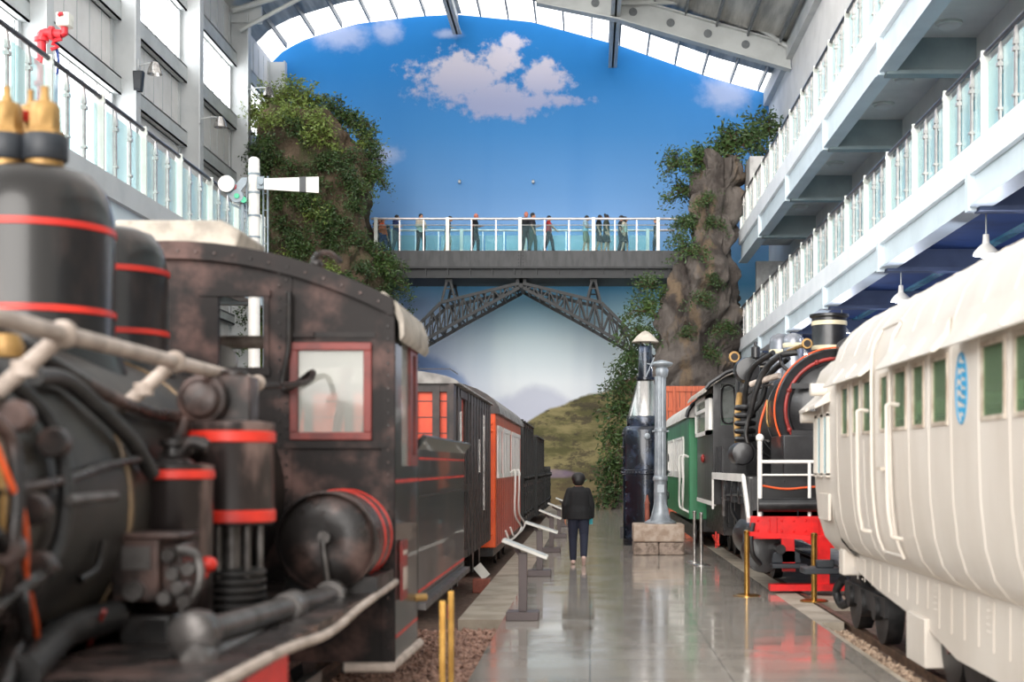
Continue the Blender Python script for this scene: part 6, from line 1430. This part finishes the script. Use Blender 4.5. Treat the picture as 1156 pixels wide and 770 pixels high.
# ================================================================== THINGS STANDING ON THE WALKWAY
def retort():
    Y = 32.5; X = wx(728.5, Y); s = Y/F; z = lambda py: wz(py, Y); r = 26.0*s
    t = thing('upright_boiler', 'tall black upright boiler with polished cone and pointed chimney cap', 'boiler', (X, Y, 0))
    MB().lathe([(r*.97, 0), (r*.97, z(536)), (r*1.03, z(535)), (r*1.03, z(531)), (r*.98, z(530)), (r*.98, z(487)), (r*.92, z(483)), (r*.8, z(481))], (X, Y, 0), 44).build('shell', 'enamel_blue', t); shl = t.children[-1]
    MB().lathe([(20.5*s, z(482)), (20.8*s, z(481)), (20.8*s, z(471)), (20*s, z(470))], (X, Y, 0), 40).build('neck_band', 'enamel_blue', t)
    MB().lathe([(20*s, z(471)), (9*s, z(429)), (8*s, z(428))], (X, Y, 0), 44).build('cone', 'cone_steel', t)
    MB().lathe([(10.5*s, z(429)), (10.5*s, z(426)), (8*s, z(425.5)), (7.8*s, z(392)), (7*s, z(391))], (X, Y, 0), 32).build('chimney', 'enamel_blue', t)
    cp = MB().lathe([(15*s, z(386.5)), (15.2*s, z(386)), (9*s, z(379)), (4*s, z(375)), (.3*s, z(373.5))], (X, Y, 0), 32); cp.build('chimney_cap', 'canvas', t)
    st = MB()
    for k in range(4): a = PI/4 + PI/2*k; st.tube([(X + 7.5*s*math.cos(a), Y + 7.5*s*math.sin(a), z(394)), (X + 7.5*s*math.cos(a), Y + 7.5*s*math.sin(a), z(383))], .012, 6)
    st.build('cap_stay', 'enamel_blue', t)
    rv = MB()
    for k in range(44): a = 2*PI*k/44; rv.sphere((X + r*1.04*math.cos(a), Y + r*1.04*math.sin(a), z(533)), .018, 6)
    for k in range(9):
        for a in (-2.6, -.9): rv.sphere((X + r*.99*math.cos(a), Y + r*.99*math.sin(a), .2 + .16*k), .016, 6)
    merge(rv, 'enamel_blue', shl)
    g = MB().lathe([(.05, -.04), (.07, -.03), (.07, .02), (.04, .05)], (X + .02, Y - r*.98, z(493)), 18, 'y'); g.build('gauge', 'crane_grey', t)
    d = MB().cyl((X - r*1.02, Y - .1, z(490)), (X - r*.9, Y - .1, z(490)), .05, 10).box(X - r*1.1, X - r*.95, Y - .25, Y + .05, .15, .4)
    for k in range(3): d.cyl((X - r*1.04, Y - .1, z(505 + 12*k)), (X - r*.9, Y - .1, z(505 + 12*k)), .03, 8)
    d.build('cocks', 'rubber', t)
    MB().tube([(X + .02, Y - r - .05, 0), (X + .02, Y - r - .05, z(568)), ], .055, 12).lathe([(.07, 0), (.05, .05), (.015, .2)], (X + .02, Y - r - .05, z(568)), 12).build('rusty_valve', 'brick_red', t)
retort()
def crane():
    Yp = 28.6; x0, x1 = wx(715, Yp), wx(773, Yp); zt = wz(592, Yp); zm = wz(612, Yp)
    t = thing('stone_plinth', 'sandy stone block carrying the grey fluted water column', 'plinth', ((x0 + x1)/2, Yp + .5, 0))
    MB().box(x0, x1, Yp, Yp + 1.0, zm, zt).build('top_course', 'stone', t, True, .03)
    b = MB(); n = 2
    for i in range(n): a = x0 + (x1 - x0)*i/n; b.box(a + .005, a + (x1 - x0)/n - .005, Yp + .01, Yp + .99, 0, zm - .01)
    b.build('lower_course', 'stone_rough', t, True, .03)
    Y = 29.1; s = Y/F; X = wx(745.5, Y); z = lambda py: wz(py, Y); zp = zt
    c = thing('water_column', 'blue grey fluted cast iron water column on a stone plinth', 'column', (X, Y, zp))
    n = 48; prof = [(z(540), 6.4), (z(500), 6.2), (z(460), 6.0), (z(425), 5.8)]; m = MB(); vs = []
    for h, r in prof:
        for k in range(n): a = 2*PI*k/n; rr = r*s*(1 + .09*math.cos(12*a)); vs.append((X + rr*math.cos(a), Y + rr*math.sin(a), h))
    m.add(vs, [(i*n + k, i*n + (k+1) % n, (i+1)*n + (k+1) % n, (i+1)*n + k) for i in range(3) for k in range(n)]); m.build('fluted_shaft', 'crane_grey', c, True, 0, 80)
    MB().lathe([(8*s, z(543)), (8.6*s, z(542)), (8.6*s, z(539)), (7*s, z(537))], (X, Y, 0), 30).lathe([(6.2*s, z(487.5)), (7.2*s, z(487)), (7.2*s, z(484)), (6.2*s, z(483))], (X, Y, 0), 30).build('ring', 'crane_grey', c)
    MB().lathe([(18*s, zp), (18*s, zp + .03), (12*s, zp + .09), (9*s, zp + .22), (7.6*s, z(572)), (7.3*s, z(545)), (7.8*s, z(542))], (X, Y, 0), 32).box(X - .07, X + .07, Y - .15, Y - .1, z(556), z(547)).build('pedestal', 'crane_grey', c)
    for k in range(4):
        a = PI/4 + PI/2*k; d = Vector((math.cos(a), math.sin(a), 0)); o = Vector((X, Y, 0))
        MB().add([o + d*.12 + Vector((0, 0, z(560))), o + d*.30 + Vector((0, 0, zp + .03)), o + d*.1 + Vector((0, 0, zp + .03)), o + d*.12 + d.cross(Vector((0, 0, 1)))*.02 + Vector((0, 0, z(560))), o + d*.30 + d.cross(Vector((0, 0, 1)))*.02 + Vector((0, 0, zp + .03)), o + d*.1 + d.cross(Vector((0, 0, 1)))*.02 + Vector((0, 0, zp + .03))], [(0, 1, 2), (5, 4, 3), (0, 3, 4, 1), (1, 4, 5, 2), (2, 5, 3, 0)]).build('foot_rib', 'crane_grey', c, False)
    MB().lathe([(5.8*s, z(426)), (6.6*s, z(424)), (7.5*s, z(418)), (6*s, z(415)), (11*s, z(413)), (12.4*s, z(411)), (12*s, z(409.5)), (3*s, z(407)), (.5*s, z(406.5))], (X + .03, Y, 0), 32).build('capital', 'crane_grey', c)
    MB().tube([(X - .3, Y - .1, z(426)), (X - .13, Y - .1, z(404))], .014, 6).tube([(X - .28, Y - .1, z(411)), (X - .05, Y - .1, z(413))], .014, 6).build('lever', 'crane_grey', c)
    MB().tube([(X - .17, Y - .02, z(487)), (X + .17, Y - .02, z(487))], .018, 8).build('hook', 'crane_grey', c)
crane()
def post(name, label, x, y, h, m, r=.03, br=.17, group=None, cat='barrier post'):
    t = thing(name, label, cat, (x, y, 0), group)
    MB().lathe([(br, 0), (br, .012), (br*.85, .022), (.04, .03)], (x, y, 0), 32).build('base', m, t)
    MB().lathe([(r, .02), (r, h - .05), (r*1.15, h - .04), (r*1.15, h), (r*.6, h + .012)], (x, y, 0), 20).build('pole', m, t)
    return t
post('barrier_post', 'polished brass barrier post in front of the red buffer beam', wx(843, 19.7), 19.7, .9, 'gold', .038, .19)
post('barrier_post', 'polished brass barrier post behind the nose step of the white railcar', wx(919, 18.9), 18.9, .9, 'gold', .04, .19)
post('barrier_post', 'silver steel barrier post nearer the stone plinth', wx(784, 26.6), 26.6, .95, 'steel', .03, .16)
post('barrier_post', 'silver steel barrier post nearer the green coach bogie and in front', wx(791.5, 25.7), 25.7, .95, 'steel', .03, .16)
p0 = Vector((wx(843, 19.7), 19.7, .86)); p1 = Vector((wx(919, 18.9), 18.9, .84))
bm = MB(); bm.beam(p0 + Vector((.04, -.0, 0)), p1 - Vector((.045, 0, 0)), .006, .06); tag(bm.build('barrier_belt', 'belt_red', None, False), 'red belt stretched between the two brass barrier posts', 'barrier belt')
for px, top, Y, lab in ((500.5, 678, 9.7, 'brass flat barrier post by the old locomotive step, the shorter of the pair'), (510, 667, 10.3, 'taller brass flat barrier post with a red strip by the old locomotive step')):
    x = wx(px, Y); h = wz(top, Y)
    t = thing('barrier_post', lab, 'barrier post', (x, Y, -.16))
    MB().box(x - .027, x + .017, Y - .02, Y + .02, -.16, h).build('pole', 'gold', t, True, .004); MB().box(x - .1, x + .1, Y - .1, Y + .1, -.16, -.14).build('base', 'gold', t)
    if px > 505: MB().box(x - .03, x - .022, Y - .026, Y + .02, h - .2, h - .1).build('red_strip', 'red_deep', t)
def sign(Y, pxl, pyl, pxr, pyr, xb, label):
    t = thing('information_stand', label, 'information stand', (xb, Y, 0), 'information stands along the walkway')
    MB().box(xb - .19, xb + .19, Y, Y + .34, 0, .1).build('base', 'sign_post', t, True, .008)
    zt = wz((pyl + pyr)/2, Y) - .03
    MB().box(xb - .05, xb + .05, Y + .12, Y + .22, .1, zt).build('post', 'sign_post', t, True, .006)
    a, c = P(pxl, pyl, Y + .02), P(pxr, pyr, Y + .02); d = (c - a).normalized(); nn = Vector((-d.z, 0, d.x)); nn = nn if nn.z > 0 else -nn
    b = MB(); w = .4
    pts = [a, c, c + nn*.035, a + nn*.035]; b.add(pts + [q + Vector((0, w, 0)) for q in pts], [(0, 1, 2, 3), (7, 6, 5, 4), (0, 4, 5, 1), (1, 5, 6, 2), (2, 6, 7, 3), (3, 7, 4, 0)])
    bd = b.build('board', 'sign_face', t, True, .004)
    pts = [a + d*.03 + nn*.036, c - d*.03 + nn*.036]; y0 = Vector((0, .03, 0)); y1 = Vector((0, w - .03, 0))
    MB().add([pts[0] + y0, pts[1] + y0, pts[1] + y1, pts[0] + y1], [(0, 1, 2, 3)]).build('face', 'girt_grey', bd, False)
    MB().beam(a.lerp(c, .3) + Vector((0, .17, -.02)), Vector((xb, Y + .17, zt - .06)), .06, .04).build('arm', 'sign_post', t, False)
sign(16.5, 566, 612, 617, 632, wx(590, 16.6), 'mauve grey information stand nearest the camera on the walkway')
sign(23.1, 592, 591, 629, 603, wx(609, 23.2), 'mauve grey information stand second from the camera, beside the orange coach')
sign(29.5, 608, 577, 633, 587, wx(622.5, 29.6), 'mauve grey information stand third from the camera, beside the walker')
sign(35.4, 618, 569, 636, 576.5, wx(631, 35.5), 'mauve grey information stand fourth from the camera, beside the black goods wagon')
sign(42.0, 627, 563, 641, 568.5, wx(636, 42.1), 'mauve grey information stand farthest along the walkway')
Y = 21.9; x = wx(543, Y)
t = thing('floor_label', 'small brick red block with a tilted white plate beside the dark boxcar', 'label stand', (x, Y, -.16))
MB().box(x - .13, x + .13, Y, Y + .25, -.16, .06).build('block', 'brick_red', t, True, .01)
MB().beam((x - .07, Y + .08, .26), (x + .08, Y + .08, .08), .14, .02, (0, 1, 0)).build('plate', 'sign_face', t, False)
for gx, gy in ((738, 756), (716, 724)): pass

# ================================================================== LIGHT AND CAMERA
wd = bpy.data.worlds.new('daylight'); bpy.context.scene.world = wd; wd.use_nodes = True
bg = wd.node_tree.nodes['Background']; bg.inputs[0].default_value = (1, .985, .96, 1); bg.inputs[1].default_value = .85
sn = bpy.data.lights.new('soft_sun', 'SUN'); sn.energy = 2.6; sn.angle = math.radians(50); sn.color = (1, .97, .93)
so = bpy.data.objects.new('soft_sun', sn); C.objects.link(so)
so.rotation_euler = Vector((.22, .93, -.29)).to_track_quat('-Z', 'Y').to_euler()
cam = bpy.data.cameras.new('camera'); co = bpy.data.objects.new('camera', cam); C.objects.link(co)
co.location = (0, 0, H); co.rotation_euler = (PI/2, 0, 0)
cam.sensor_width = 36; cam.lens = 50; cam.shift_x = -88/1156; cam.shift_y = 141/1156; cam.clip_end = 300; cam.clip_start = .05
cam.dof.use_dof = True; cam.dof.focus_distance = 36; cam.dof.aperture_fstop = 1.6
sc = bpy.context.scene; sc.camera = co
sc.view_settings.view_transform = 'Standard'; sc.view_settings.look = 'None'; sc.view_settings.gamma = 1; sc.view_settings.use_curve_mapping = False
sc.view_settings.exposure = .8
sc.cycles.use_denoising = True; sc.cycles.max_bounces = 8; sc.cycles.transparent_max_bounces = 24
